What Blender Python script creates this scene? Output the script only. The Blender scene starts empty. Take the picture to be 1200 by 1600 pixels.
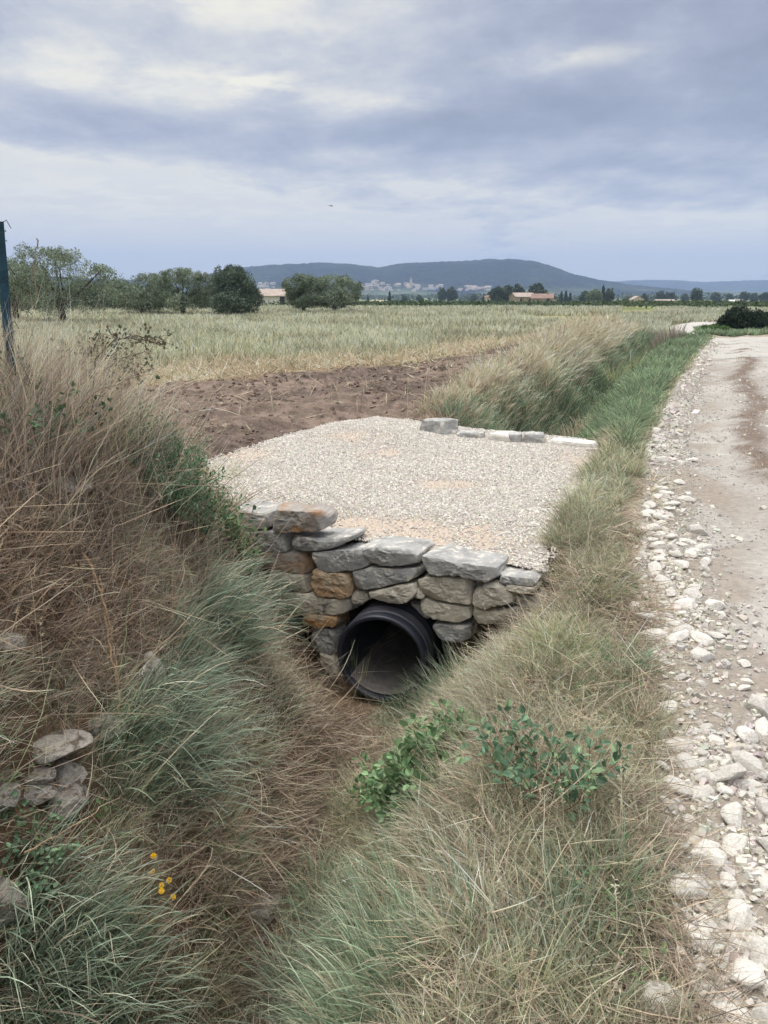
import bpy, bmesh, math, random
import numpy as np
from mathutils import Vector, Matrix
from mathutils.geometry import tessellate_polygon

random.seed(7)
RNG = np.random.default_rng(11)
SC = bpy.context.scene
COL = SC.collection

# ------------------------------------------------------------------ camera
PITCH = math.radians(15.8)
CAM = np.array([0.0, 0.0, 1.6])
FPX = 1200.0
cam_d = bpy.data.cameras.new("camera")
cam = bpy.data.objects.new("camera", cam_d)
COL.objects.link(cam)
cam.location = CAM
cam.rotation_euler = (math.radians(90) - PITCH, 0, 0)
cam_d.sensor_fit = 'VERTICAL'
cam_d.sensor_height = 24.0
cam_d.lens = 24.0 * FPX / 1600.0
cam_d.clip_start = 0.05
cam_d.clip_end = 20000
SC.camera = cam

# ------------------------------------------------------------------ light and sky
SUN_EL, SUN_AZ = math.radians(66), math.radians(-35)     # azimuth from +Y towards +X
sun_d = bpy.data.lights.new("sun", 'SUN')
sun_d.energy = 1.5
sun_d.angle = math.radians(22)
sun_d.color = (1.0, 0.95, 0.88)
sun = bpy.data.objects.new("sun", sun_d)
COL.objects.link(sun)
_sd = Vector((math.sin(SUN_AZ) * math.cos(SUN_EL), math.cos(SUN_AZ) * math.cos(SUN_EL), math.sin(SUN_EL)))
sun.rotation_euler = _sd.to_track_quat('Z', 'Y').to_euler()
SC.view_settings.view_transform = 'Standard'
SC.view_settings.look = 'None'
SC.view_settings.exposure = 0.0
SC.view_settings.gamma = 1.0
SC.cycles.use_denoising = True
SC.cycles.max_bounces = 6
SC.cycles.diffuse_bounces = 3
SC.cycles.transparent_max_bounces = 4
SC.cycles.volume_bounces = 1

def srgb(r, g, b):
    f = lambda c: (c / 255 / 12.92) if c / 255 <= .04045 else ((c / 255 + .055) / 1.055) ** 2.4
    return (f(r), f(g), f(b))

class NT:
    """small node tree helper"""
    def __init__(self, tree):
        self.t = tree
    def n(self, kind, **kw):
        nd = self.t.nodes.new(kind)
        for k, v in kw.items():
            setattr(nd, k, v)
        return nd
    def link(self, a, b):
        self.t.links.new(a, b)
    def val(self, sock, v):
        if hasattr(v, 'links') or isinstance(v, bpy.types.NodeSocket):
            self.link(v, sock)
        elif isinstance(v, (tuple, list)) and len(v) == 3 and sock.type == 'RGBA':
            sock.default_value = (*v, 1)
        else:
            sock.default_value = v
    def math(self, op, a, b=0.0, c=None, clamp=False):
        nd = self.n('ShaderNodeMath', operation=op, use_clamp=clamp)
        self.val(nd.inputs[0], a); self.val(nd.inputs[1], b)
        if c is not None: self.val(nd.inputs[2], c)
        return nd.outputs[0]
    def mix(self, f, a, b, blend='MIX'):
        nd = self.n('ShaderNodeMix', data_type='RGBA', blend_type=blend)
        self.val(nd.inputs[0], f); self.val(nd.inputs[6], a); self.val(nd.inputs[7], b)
        return nd.outputs[2]
    def ss(self, x, lo, hi, a=0.0, b=1.0):
        nd = self.n('ShaderNodeMapRange', interpolation_type='SMOOTHSTEP')
        self.val(nd.inputs[0], x)
        nd.inputs[1].default_value = lo; nd.inputs[2].default_value = hi
        nd.inputs[3].default_value = a; nd.inputs[4].default_value = b
        return nd.outputs[0]
    def noise(self, vec, scale, detail=4, rough=.55, dist=0.0, out=0):
        nd = self.n('ShaderNodeTexNoise')
        if vec is not None: self.link(vec, nd.inputs['Vector'])
        nd.inputs['Scale'].default_value = scale
        nd.inputs['Detail'].default_value = detail
        nd.inputs['Roughness'].default_value = rough
        nd.inputs['Distortion'].default_value = dist
        return nd.outputs[out]
    def mapping(self, vec, loc=(0, 0, 0), rot=(0, 0, 0), scale=(1, 1, 1)):
        nd = self.n('ShaderNodeMapping')
        self.link(vec, nd.inputs[0])
        nd.inputs[1].default_value = loc; nd.inputs[2].default_value = rot; nd.inputs[3].default_value = scale
        return nd.outputs[0]

def az_el(u, v):
    r, up = (u - 600) / FPX, (800 - v) / FPX
    y = math.cos(PITCH) + up * math.sin(PITCH)
    z = -math.sin(PITCH) + up * math.cos(PITCH)
    return math.atan2(r, y), math.atan2(z, math.hypot(r, y))

def build_world():
    w = bpy.data.worlds.new("World")
    SC.world = w
    w.use_nodes = True
    w.node_tree.nodes.clear()
    g = NT(w.node_tree)
    sky = g.n('ShaderNodeTexSky', sky_type='NISHITA')
    sky.sun_disc = False
    sky.sun_elevation = SUN_EL
    sky.sun_rotation = SUN_AZ
    sky.air_density = 1.0; sky.dust_density = 2.0
    tc = g.n('ShaderNodeTexCoord')
    D = tc.outputs['Generated']
    sp = g.n('ShaderNodeSeparateXYZ'); g.link(D, sp.inputs[0])
    X, Y, Z = sp.outputs
    az = g.math('ARCTAN2', X, Y)
    el = g.math('ARCSINE', Z)
    zz = g.math('ADD', g.math('MAXIMUM', Z, 0.0), 0.13)
    px = g.math('DIVIDE', X, zz); py = g.math('DIVIDE', Y, zz)
    cb = g.n('ShaderNodeCombineXYZ'); g.link(px, cb.inputs[0]); g.link(py, cb.inputs[1])
    P = cb.outputs[0]
    # domain warped cloud layers seen on a flat ceiling
    n1 = g.noise(g.mapping(P, loc=(3.1, 7.7, 0), rot=(0, 0, .25), scale=(1.0, .8, 1)), 1.2, 9, .58, .1)
    n2 = g.noise(g.mapping(P, loc=(9.3, 1.2, 0), rot=(0, 0, .1), scale=(1.1, 1.0, 1)), 2.9, 9, .62, .1)
    n3 = g.noise(g.mapping(P, loc=(1.3, 4.2, 2), scale=(.5, 1.0, 1)), .55, 4, .5, .2)
    def blob(u, v, su, sv):
        a0, e0 = az_el(u, v)
        sa, se = su / FPX, sv / FPX
        a = g.math('DIVIDE', g.math('SUBTRACT', az, a0), sa)
        e = g.math('DIVIDE', g.math('SUBTRACT', el, e0), se)
        q = g.math('ADD', g.math('MULTIPLY', a, a), g.math('MULTIPLY', e, e))
        return g.math('EXPONENT', g.math('MULTIPLY', q, -1.0))
    def add(*s):
        r = s[0]
        for q in s[1:]: r = g.math('ADD', r, q)
        return r
    def mul(a, b): return g.math('MULTIPLY', a, b)
    # broad brightness of the deck: lighter to the left and low down
    base = mul(g.ss(az, -.55, .6, 1, 0), .30)
    low = mul(g.ss(el, .0, .20, 1, 0), .55)
    lay = mul(g.math('SUBTRACT', n1, .5), 2.6)
    fine = mul(g.math('SUBTRACT', n2, .5), 1.3)
    big = mul(g.math('SUBTRACT', n3, .5), 1.2)
    dark_band = mul(add(blob(150, 225, 420, 45), mul(blob(820, 180, 420, 55), .8), mul(blob(60, 60, 260, 40), .7),
                        mul(blob(700, 290, 300, 30), .35)), -.42)
    lit = add(mul(blob(230, 130, 230, 45), .45), mul(blob(330, 10, 170, 45), .5), mul(blob(200, 300, 420, 55), .5),
              mul(blob(880, 92, 130, 22), .35), mul(blob(590, 160, 120, 18), .3), mul(blob(560, 110, 160, 60), .25),
              mul(blob(0, 245, 120, 20), .5), mul(blob(1120, 390, 300, 50), .34), mul(blob(150, 350, 480, 70), .3), mul(blob(1080, 345, 170, 16), .35), mul(blob(630, 292, 60, 8), .3))
    t = add(.37, base, low, mul(lay, .66), mul(fine, .78), mul(big, .4), dark_band, lit)
    cr = g.n('ShaderNodeValToRGB')
    g.link(t, cr.inputs[0])
    el_ = cr.color_ramp.elements
    stops = [(0.0, (146, 152, 171)), (.3, (162, 168, 186)), (.55, (182, 186, 199)), (.8, (207, 208, 211)), (1.0, (234, 230, 220))]
    el_[0].position = 0; el_[0].color = (*srgb(*stops[0][1]), 1)
    el_[1].position = 1; el_[1].color = (*srgb(*stops[-1][1]), 1)
    for p_, c_ in stops[1:-1]:
        e = el_.new(p_); e.color = (*srgb(*c_), 1)
    # crisp warm breaks in the cloud
    spots = add(blob(230, 125, 220, 26), blob(395, 130, 60, 22), mul(blob(220, 305, 330, 34), .9), blob(330, 0, 120, 30),
                mul(blob(890, 88, 90, 12), .9), mul(blob(1050, 350, 200, 16), .9), mul(blob(600, 160, 90, 14), .6), mul(blob(420, 345, 400, 30), .45), mul(blob(50, 240, 110, 10), .7))
    n4 = g.noise(g.mapping(P, loc=(2.1, 3.4, 5), rot=(0, 0, .3), scale=(1.0, 1.1, 1)), 3.4, 9, .62, .1)
    br = mul(spots, g.ss(n4, .42, .62))
    cloud = g.mix(mul(br, .75), cr.outputs[0], (*srgb(250, 244, 226),))
    cloud = g.mix(g.ss(el, .6, .95), cloud, (.76, .75, .74))
    # cloud deck glows more towards the zenith, as an overcast does
    gain = g.ss(el, .62, 1.15, 1.0, ZEN)
    sc_ = g.n('ShaderNodeVectorMath', operation='SCALE'); g.link(cloud, sc_.inputs[0]); g.link(g.math('MULTIPLY', gain, 10.0 * SKY_GAIN), sc_.inputs[3])
    fin = g.mix(.96, sky.outputs[0], sc_.outputs[0])
    bg = g.n('ShaderNodeBackground'); g.link(fin, bg.inputs[0]); bg.inputs[1].default_value = .1
    out = g.n('ShaderNodeOutputWorld'); g.link(bg.outputs[0], out.inputs[0])
ZEN, SKY_GAIN = 3.9, 1.08
build_world()

# ------------------------------------------------------------------ tagging
def tag(o, label=None, cat=None, group=None, kind=None):
    if label: o['label'] = label
    if cat: o['category'] = cat
    if group: o['group'] = group
    if kind: o['kind'] = kind
    return o

def empty(name, loc=(0, 0, 0)):
    o = bpy.data.objects.new(name, None)
    o.empty_display_size = .1
    o.location = loc
    COL.objects.link(o)
    return o

def link_mesh(name, me, mats=(), parent=None):
    o = bpy.data.objects.new(name, me)
    for m in (mats if isinstance(mats, (list, tuple)) else [mats]):
        me.materials.append(m)
    COL.objects.link(o)
    if parent is not None:
        o.parent = parent
        o.matrix_parent_inverse = Matrix.Translation(parent.location).inverted()
    return o

# ------------------------------------------------------------------ numpy meshes
def np_mesh(name, V, F, col=None, mat_idx=None, smooth=False):
    """V (n,3), F (m,k) with k 3 or 4, or list of such arrays"""
    me = bpy.data.meshes.new(name)
    Fs = F if isinstance(F, list) else [F]
    Fs = [f for f in Fs if len(f)]
    me.vertices.add(len(V))
    me.vertices.foreach_set('co', np.ascontiguousarray(V, dtype=np.float32).ravel())
    li = np.concatenate([f.ravel() for f in Fs]).astype(np.int32)
    sizes = np.concatenate([np.full(len(f), f.shape[1], dtype=np.int32) for f in Fs])
    me.loops.add(len(li))
    me.loops.foreach_set('vertex_index', li)
    me.polygons.add(len(sizes))
    st = np.zeros(len(sizes), dtype=np.int32); st[1:] = np.cumsum(sizes)[:-1]
    me.polygons.foreach_set('loop_start', st)
    me.polygons.foreach_set('loop_total', sizes)
    if mat_idx is not None:
        me.polygons.foreach_set('material_index', np.asarray(mat_idx, dtype=np.int32))
    me.polygons.foreach_set('use_smooth', np.full(len(sizes), bool(smooth)))
    me.update(calc_edges=True)
    if col is not None:
        a = me.color_attributes.new('Col', 'FLOAT_COLOR', 'POINT')
        c = np.ones((len(V), 4), dtype=np.float32); c[:, :3] = col
        a.data.foreach_set('color', c.ravel())
    return me

def hash3(ix, iy, iz, seed=0):
    h = (ix.astype(np.int64) * 374761393 + iy.astype(np.int64) * 668265263 + iz.astype(np.int64) * 2147483647 + seed * 974634777) & 0xffffffff
    h = ((h ^ (h >> 13)) * 1274126177) & 0xffffffff
    h = ((h ^ (h >> 15)) * 2246822519) & 0xffffffff
    return ((h ^ (h >> 16)) & 0xffff) / 65535.0

def vnoise(x, y, z=None, seed=0):
    x = np.asarray(x, float); y = np.asarray(y, float)
    z = np.zeros_like(x) if z is None else np.asarray(z, float)
    ix, iy, iz = np.floor(x), np.floor(y), np.floor(z)
    fx, fy, fz = x - ix, y - iy, z - iz
    s = lambda t: t * t * (3 - 2 * t)
    fx, fy, fz = s(fx), s(fy), s(fz)
    ix, iy, iz = ix.astype(np.int64), iy.astype(np.int64), iz.astype(np.int64)
    r = 0
    for a in (0, 1):
        for b in (0, 1):
            for c in (0, 1):
                r = r + hash3(ix + a, iy + b, iz + c, seed) * (fx if a else 1 - fx) * (fy if b else 1 - fy) * (fz if c else 1 - fz)
    return r

def fbm(x, y, z=None, oct=4, seed=0, rough=.5):
    x = np.asarray(x, float); y = np.asarray(y, float)
    amp, tot, r, f = 1.0, 0.0, 0.0, 1.0
    for k in range(oct):
        r = r + amp * vnoise(x * f + 17.3 * k, y * f - 9.1 * k, None if z is None else z * f + 5.7 * k, seed + k)
        tot += amp; amp *= rough; f *= 2.03
    return r / tot

def sstep(x, a, b):
    t = np.clip((x - a) / (b - a), 0, 1)
    return t * t * (3 - 2 * t)

def lerp(a, b, t): return a + (b - a) * t

class MB:
    """collects tubes, boxes and loose polygons into ONE mesh"""
    def __init__(self): self.v = []; self.f = []; self.m = []
    def poly(self, pts, faces, mi=0):
        b = len(self.v)
        self.v += [tuple(p) for p in pts]
        self.f += [tuple(b + i for i in f) for f in faces]; self.m += [mi] * len(faces)
    def box(self, c, s, rz=0, mi=0):
        R = Matrix.Rotation(rz, 3, 'Z'); c = Vector(c)
        pts = [c + R @ Vector((sx * s[0] / 2, sy * s[1] / 2, sz * s[2] / 2)) for sz in (-1, 1) for sy in (-1, 1) for sx in (-1, 1)]
        self.poly(pts, [(0, 2, 3, 1), (4, 5, 7, 6), (0, 1, 5, 4), (2, 6, 7, 3), (0, 4, 6, 2), (1, 3, 7, 5)], mi)
    def tube(self, pts, r0, r1=None, n=6, mi=0, cap=True):
        pts = [Vector(p) for p in pts]; r1 = r0 if r1 is None else r1
        b = len(self.v); k = len(pts)
        up = Vector((.31, .17, .93)).normalized()
        for i, p in enumerate(pts):
            d = (pts[min(i + 1, k - 1)] - pts[max(i - 1, 0)])
            d = d.normalized() if d.length > 1e-9 else Vector((0, 0, 1))
            a = d.cross(up)
            if a.length < 1e-3: a = d.cross(Vector((1, 0, 0)))
            a.normalize(); c = d.cross(a)
            r = r0 + (r1 - r0) * i / max(1, k - 1)
            for j in range(n):
                t = 2 * math.pi * j / n
                self.v.append(tuple(p + a * (r * math.cos(t)) + c * (r * math.sin(t))))
        for i in range(k - 1):
            for j in range(n):
                a0 = b + i * n + j; a1 = b + i * n + (j + 1) % n
                self.f.append((a0, a1, a1 + n, a0 + n)); self.m.append(mi)
        if cap:
            self.f.append(tuple(b + j for j in range(n))[::-1]); self.m.append(mi)
            self.f.append(tuple(b + (k - 1) * n + j for j in range(n))); self.m.append(mi)
    def build(self, name, mats, parent=None, smooth=False):
        me = bpy.data.meshes.new(name)
        me.from_pydata(self.v, [], self.f)
        me.polygons.foreach_set('material_index', self.m)
        me.polygons.foreach_set('use_smooth', [smooth] * len(self.f))
        me.update()
        return link_mesh(name, me, mats, parent)

# ------------------------------------------------------------------ materials
def mat(name, color=(.5, .5, .5), rough=.8, attr=False, var=.25, vscale=8.0, bump=.0, bscale=40.0, obj_rand=0.0,
        transl=0.0, stain=None, spec=.3, coords='Object', bdist=.02, detail=6, stain_scale=3.0, metallic=0.0, stain_lo=.5, stain_hi=.68, vdetail=5):
    m = bpy.data.materials.new(name)
    m.use_nodes = True
    m.node_tree.nodes.clear()
    g = NT(m.node_tree)
    b = g.n('ShaderNodeBsdfPrincipled')
    out = g.n('ShaderNodeOutputMaterial')
    tc = g.n('ShaderNodeTexCoord')
    v = tc.outputs[coords]
    if attr:
        a = g.n('ShaderNodeAttribute', attribute_name='Col'); c = a.outputs[0]
    else:
        c = color
    if var:
        nz = g.noise(v, vscale, vdetail, .6)
        k = g.ss(nz, .25, .75, 1 - var, 1 + var)
        nd = g.n('ShaderNodeVectorMath', operation='SCALE')
        if attr: g.link(c, nd.inputs[0])
        else: nd.inputs[0].default_value = c
        g.link(k, nd.inputs[3]); c = nd.outputs[0]
    if stain:
        nz = g.noise(v, stain_scale, 5, .6, .4)
        c = g.mix(g.ss(nz, stain_lo, stain_hi), c, stain)
    if obj_rand:
        oi = g.n('ShaderNodeObjectInfo')
        k = g.ss(oi.outputs['Random'], 0, 1, 1 - obj_rand, 1 + obj_rand)
        nd = g.n('ShaderNodeVectorMath', operation='SCALE')
        g.val(nd.inputs[0], c); g.link(k, nd.inputs[3]); c = nd.outputs[0]
    if isinstance(c, tuple): b.inputs['Base Color'].default_value = (*c, 1)
    else: g.link(c, b.inputs['Base Color'])
    b.inputs['Roughness'].default_value = rough
    b.inputs['Specular IOR Level'].default_value = spec
    b.inputs['Metallic'].default_value = metallic
    if bump:
        nz = g.noise(v, bscale, detail, .6)
        bn = g.n('ShaderNodeBump'); bn.inputs['Strength'].default_value = bump; bn.inputs['Distance'].default_value = bdist
        g.link(nz, bn.inputs['Height']); g.link(bn.outputs[0], b.inputs['Normal'])
    sh = b.outputs[0]
    if transl:
        tr = g.n('ShaderNodeBsdfTranslucent')
        if isinstance(c, tuple): tr.inputs[0].default_value = (*c, 1)
        else: g.link(c, tr.inputs[0])
        mx = g.n('ShaderNodeMixShader'); mx.inputs[0].default_value = transl
        g.link(sh, mx.inputs[1]); g.link(tr.outputs[0], mx.inputs[2]); sh = mx.outputs[0]
    g.link(sh, out.inputs[0])
    return m
# ------------------------------------------------------------------ the lie of the land
def itp(y, pts):
    p = np.array(pts, float)
    r = np.interp(y, p[:, 0], p[:, 1])
    sl = (p[-1, 1] - p[-2, 1]) / (p[-1, 0] - p[-2, 0])
    return np.where(y > p[-1, 0], p[-1, 1] + (y - p[-1, 0]) * sl, r)

_C = [(-6, -2.4), (0, -.95), (2.4, -.42), (4.75, -.02), (9.1, 1.4), (14.4, 3.65), (25.6, 8.25), (32, 10.9)]
_R = [(-6, -1.2), (0, -.05), (1.4, .18), (2.4, .42), (3.2, .72), (3.9, 1.08), (4.5, 1.2), (4.8, 1.08), (5.65, 1.37), (8.0, 2.36), (14.4, 4.72), (25.6, 9.35), (32, 12)]
_L = [(-6, -3.6), (0, -2.1), (2.4, -1.62), (4.0, -1.28), (5.4, -1.1), (7, -.4), (9.1, .42), (14.4, 2.55), (25.6, 7.0), (32, 9.6)]
_E = [(-6, -1.2), (0, .3), (1.37, .73), (1.75, .86), (2.5, 1.04), (4.27, 1.55), (5.65, 2.02), (8.2, 2.88), (14.4, 5.5), (25.6, 10.6), (30, 12.6), (34, 14.6)]
_HL = [(-6, .8), (3.6, .75), (4.6, .45), (5.5, .14), (7, .08), (9, .12), (11, .2), (25, .3), (33, .1)]
ditch_c = lambda y: itp(y, _C)
ditch_r = lambda y: itp(y, _R)
ditch_l = lambda y: itp(y, _L)
road_e = lambda y: itp(y, _E) + .05 * np.sin(y * 2.3) + .04 * np.sin(y * 5.1 + 1)

PLAT = [(-1.17, 5.62), (-1.5, 6.0), (-1.8, 6.6), (-1.72, 7.5), (-1.28, 8.6), (-.68, 9.75), (-.1, 10.35), (.3, 10.1), (.5, 9.75),
        (2.45, 8.62), (2.42, 8.0), (1.95, 6.9), (1.4, 5.65), (1.12, 5.0), (1.0, 4.47), (0.2, 4.90)]

def poly_sd(x, y, poly):
    """signed distance to polygon, positive inside"""
    x = np.asarray(x, float); y = np.asarray(y, float)
    d = np.full(x.shape, 1e9); ins = np.zeros(x.shape, bool)
    n = len(poly)
    for i in range(n):
        ax, ay = poly[i]; bx, by = poly[(i + 1) % n]
        ex, ey = bx - ax, by - ay
        t = np.clip(((x - ax) * ex + (y - ay) * ey) / (ex * ex + ey * ey), 0, 1)
        d = np.minimum(d, np.hypot(x - ax - ex * t, y - ay - ey * t))
        if by != ay:
            c = ((ay > y) != (by > y)) & (x < (bx - ax) * (y - ay) / (by - ay) + ax)
            ins ^= c
    return np.where(ins, d, -d)

def plain(y):
    return -5.2 * np.clip((y - 80) / 520, 0, 1)

def terrain(x, y, rough=True):
    x = np.asarray(x, float); y = np.asarray(y, float)
    c, r, l, e = ditch_c(y), ditch_r(y), ditch_l(y), itp(y, _E)
    hl = itp(np.minimum(y, 33), _HL)
    bed = np.interp(y, [0, 2.4, 4.7, 5.2, 9, 9.6, 28, 32], [-1.25, -1.15, -1.06, -1.2, -1.15, -.95, -.8, 0])
    # far side field height
    lf = np.interp(y, [0, 4, 7, 12, 30], [.85, .7, .10, .1, .06])
    left = lerp(hl, np.maximum(hl, lf) + .1 * (lf > .3), sstep(l - x, .0, .9))
    left = lerp(left, lf, sstep(l - x, 1.2, 3.5))
    tr = np.clip((x - c - .16) / np.maximum(r - c - .16, .2), 0, 1)
    tl = np.clip((c - .18 - x) / np.maximum(c - .18 - l, .2), 0, 1)
    nw = sstep(y, 3.9, 4.7) * (y < 9.5)                       # steeper where the wall holds the fill
    tr = lerp(tr, np.clip((x - c - .40) / np.maximum(r - c - .40, .2), 0, 1), nw)
    tl = lerp(tl, np.clip((c - .42 - x) / np.maximum(c - .42 - l, .2), 0, 1), nw)
    pr = tr ** (.85 + .6 * nw * (1 - sstep(y, 4.5, 4.75))); pl = tl ** (.9 + .75 * nw)
    pr = np.where(y < 4.4, lerp(pr, sstep(tr, -.15, 1.05), .3), pr)
    z = np.where(x > c, bed + (0.0 - bed) * pr, bed + (left - bed) * pl)
    # road bed
    rd = x - e
    z = z + np.where(rd > .0, -.02 + .03 * np.exp(-((rd - 1.15) / .2) ** 2) - .03 * np.exp(-((rd - .6) / .3) ** 2), 0)
    z = np.where(rd > 2.9, z + .04 * sstep(rd, 2.9, 3.6), z)
    # filled crossing
    sd = poly_sd(x, y, PLAT)
    cor = sstep(np.abs(x - c), .5, .75)
    fill = np.maximum(z, -.09)
    z = lerp(z, np.minimum(fill, -.09), sstep(sd, .02, .3) * cor)
    z = lerp(z, np.minimum(z, .0), sstep(sd, -.7, -.05) * cor)
    z = z + plain(y)
    if rough:
        near = np.exp(-np.maximum(y, 0) / 60)
        bank = sstep(x, c - 4, c - .4) * 1.0
        onroad = sstep(rd, -.25, .1)
        a = (.10 * (1 - onroad) + .015) * near
        z = z + a * (fbm(x * 1.7, y * 1.7, oct=4, seed=3) - .5) * 2 * sstep(-sd, -.1, .4)
        z = z + .02 * (1 - onroad) * (fbm(x * 9, y * 9, oct=3, seed=5) - .5) * near
        z = z + .25 * (fbm(x * .05, y * .05, oct=3, seed=9) - .5) * sstep(y, 25, 80)
        # exposed rock steps low on the left bank
        lb = np.exp(-((x - l - .25) / .35) ** 2) * (y < 4.4)
        z = z + .10 * lb * (np.abs(fbm(x * 2.4, y * 2.4, oct=3, seed=21) - .5) * 4 - .6)
    return z

def ray(u, v):
    r, up = (u - 600) / FPX, (800 - v) / FPX
    return np.array([r, math.cos(PITCH) + up * math.sin(PITCH), -math.sin(PITCH) + up * math.cos(PITCH)])

def P(u, v, tmax=120):
    """point of the terrain seen at a pixel of the photograph"""
    d = ray(u, v)
    t = np.concatenate([np.arange(.8, 12, .01), np.arange(12, tmax, .05)])
    p = CAM[None] + t[:, None] * d[None]
    below = p[:, 2] < terrain(p[:, 0], p[:, 1])
    i = int(np.argmax(below)) if below.any() else len(t) - 1
    return p[i]

def at(u, v, y):
    d = ray(u, v); return CAM + d * (y / d[1])

def cull(p, margin=1.18):
    """inside the view, with some room round it for a step to the side"""
    q = p - CAM
    cy, sy = math.cos(PITCH), math.sin(PITCH)
    dep = q[:, 1] * cy - q[:, 2] * sy
    up = q[:, 1] * sy + q[:, 2] * cy
    dep = np.maximum(dep, 1e-3)
    return (q[:, 1] > .3) & (np.abs(q[:, 0] / dep) < .5 * margin + .1 / dep) & (np.abs(up / dep) < .667 * margin + .25 / dep)

# ground colours -------------------------------------------------------------
C_SOIL = np.array(srgb(130, 114, 102)) ; C_SOILD = np.array(srgb(106, 93, 84))
C_STRAW = np.array(srgb(168, 148, 116)); C_MEAD = np.array(srgb(152, 148, 112))
C_LITTER = np.array(srgb(112, 92, 72)); C_ROADD = np.array(srgb(190, 178, 160))
C_DIRT = np.array(srgb(150, 128, 104)); C_GREEN = np.array(srgb(84, 98, 58))

def soil_edge(x): return np.where(x > 0, 19 + 1.5 * x, 19 + 1.0 * x)
def ground_masks(x, y):
    n = fbm(x * .55, y * .55, oct=4, seed=31) - .5
    n2 = fbm(x * 1.9, y * 1.9, oct=3, seed=33) - .5
    left = sstep(ditch_l(y) - x, -.1, .3)
    be = soil_edge(x)
    q = y - be + 5.0 * n + 1.6 * n2
    straw = left * sstep(q, -3.0, -.8) * (1 - sstep(q, 1.5, 3.5)) * (y > 6)
    mead = left * sstep(q, .8, 3.0) * (y > 6)
    soil = left * (1 - sstep(q, -3.0, -.8)) * sstep(y, 5.4, 6.4)
    return soil, straw, mead

def build_ground():
    def axis(lo, hi, step, far, grow):
        a = list(np.arange(lo, hi + 1e-6, step))
        s = step; v = a[-1]; up = []
        while v < far:
            s *= grow; v += s; up.append(v)
        s = step; v = a[0]; dn = []
        while v > -far:
            s *= grow; v -= s; dn.append(v)
        return np.array(dn[::-1] + a + up)
    xs = axis(-3.5, 5, .045, 7000, 1.11)
    xm = np.concatenate([xs[xs < 5], np.arange(5.05, 13, .12), 13 + (axis(0, .5, .15, 7000, 1.11)[axis(0, .5, .15, 7000, 1.11) > 0])])
    ya = np.arange(.4, 11, .045); yb = np.arange(11.05, 35, .16)
    y = 35.2; s = .2; yc = []
    while y < 7000: yc.append(y); s *= 1.07; y += s
    y = .35; s = .1; yd = []
    while y > -40: yd.append(y); s *= 1.25; y -= s
    ys = np.concatenate([yd[::-1], ya, yb, yc])
    X, Y = np.meshgrid(xm, ys)
    Z = terrain(X, Y)
    nx, ny = len(xm), len(ys)
    idx = np.arange(nx * ny).reshape(ny, nx)
    F = np.stack([idx[:-1, :-1], idx[:-1, 1:], idx[1:, 1:], idx[1:, :-1]], -1).reshape(-1, 4)
    V = np.stack([X, Y, Z], -1).reshape(-1, 3)
    x, y = V[:, 0], V[:, 1]
    soil, straw, mead = ground_masks(x, y)
    c = np.repeat(C_LITTER[None], len(V), 0)
    n = fbm(x * 3, y * 3, oct=4, seed=41)[:, None]
    c = lerp(c, C_DIRT[None] * .9, sstep(n, .45, .7))
    rd = x - road_e(y)
    side = (rd > -.4) & (y < 60)
    c = lerp(c, C_ROADD[None] * .72, (sstep(rd, -.35, .0) * side)[:, None])
    c = lerp(c, C_GREEN[None], ((y > 8) * sstep(x, ditch_c(y) - .7, ditch_c(y)) * (rd < -.1))[:, None] * .8)
    sc = lerp(C_SOIL[None], C_SOILD[None], sstep(fbm(x * .8, y * .9, oct=4, seed=55), .4, .62)[:, None])
    c = lerp(c, sc, soil[:, None]); c = lerp(c, C_STRAW[None], straw[:, None]); c = lerp(c, C_MEAD[None], mead[:, None])
    right = sstep(rd, 2.7, 3.4) * (y > 0)
    c = lerp(c, C_MEAD[None] * .95, right[:, None])
    # distant plain: patchwork of fields
    far = sstep(y, 70, 110)[:, None]
    cell = vnoise(np.floor(x / 90 + y / 400) * 3.7, np.floor(y / 120) * 5.1, seed=77)[:, None]
    pf = lerp(np.array(srgb(98, 112, 70))[None], np.array(srgb(138, 138, 92))[None], cell)
    c = lerp(c, pf, far)
    me = np_mesh('ground', V, F, col=c, smooth=True)
    o = link_mesh('ground', me, mat('soil_and_meadow', attr=True, var=.4, vscale=5, bump=1.0, bscale=22, bdist=.05, rough=.95, spec=.1, detail=8))
    tag(o, kind='structure')
build_ground()

# road -----------------------------------------------------------------------
def road_color(x, y):
    rd = x - road_e(y)
    n = fbm(x * 1.3, y * .7, oct=4, seed=61); n2 = fbm(x * 7, y * 5, oct=3, seed=62)
    track = np.array(srgb(166, 161, 153)); strip = np.array(srgb(118, 103, 91)); pale = np.array(srgb(180, 176, 168)); dirt = np.array(srgb(150, 139, 126))
    c = lerp(track[None], pale[None], sstep(n, .42, .62)[:, None] * .8)
    c = lerp(c, np.array(srgb(146, 134, 122))[None], (sstep(fbm(x * 2.3, y * 1.1, oct=4, seed=66), .5, .62) * .25)[:, None])
    edge = np.maximum(1 - sstep(rd + .3 * (n2 - .5), .18, .5), (1 - sstep(fbm(x * 2.5, y * 2.5, oct=3, seed=68), .42, .54)) * (1 - sstep(rd, .5, .9)))[:, None]
    c = lerp(c, dirt[None], edge * .8)
    s = np.exp(-((rd - 1.22 + .12 * np.sin(y * .9) + .25 * (n2 - .5)) / .20) ** 2) * sstep(y, 3.6, 5.5) * (1 - sstep(y, 22, 27))
    c = lerp(c, strip[None], (np.clip(s * (1.1 + 1.2 * (n2 - .5)), 0, 1) * .95)[:, None])
    return c

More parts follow.
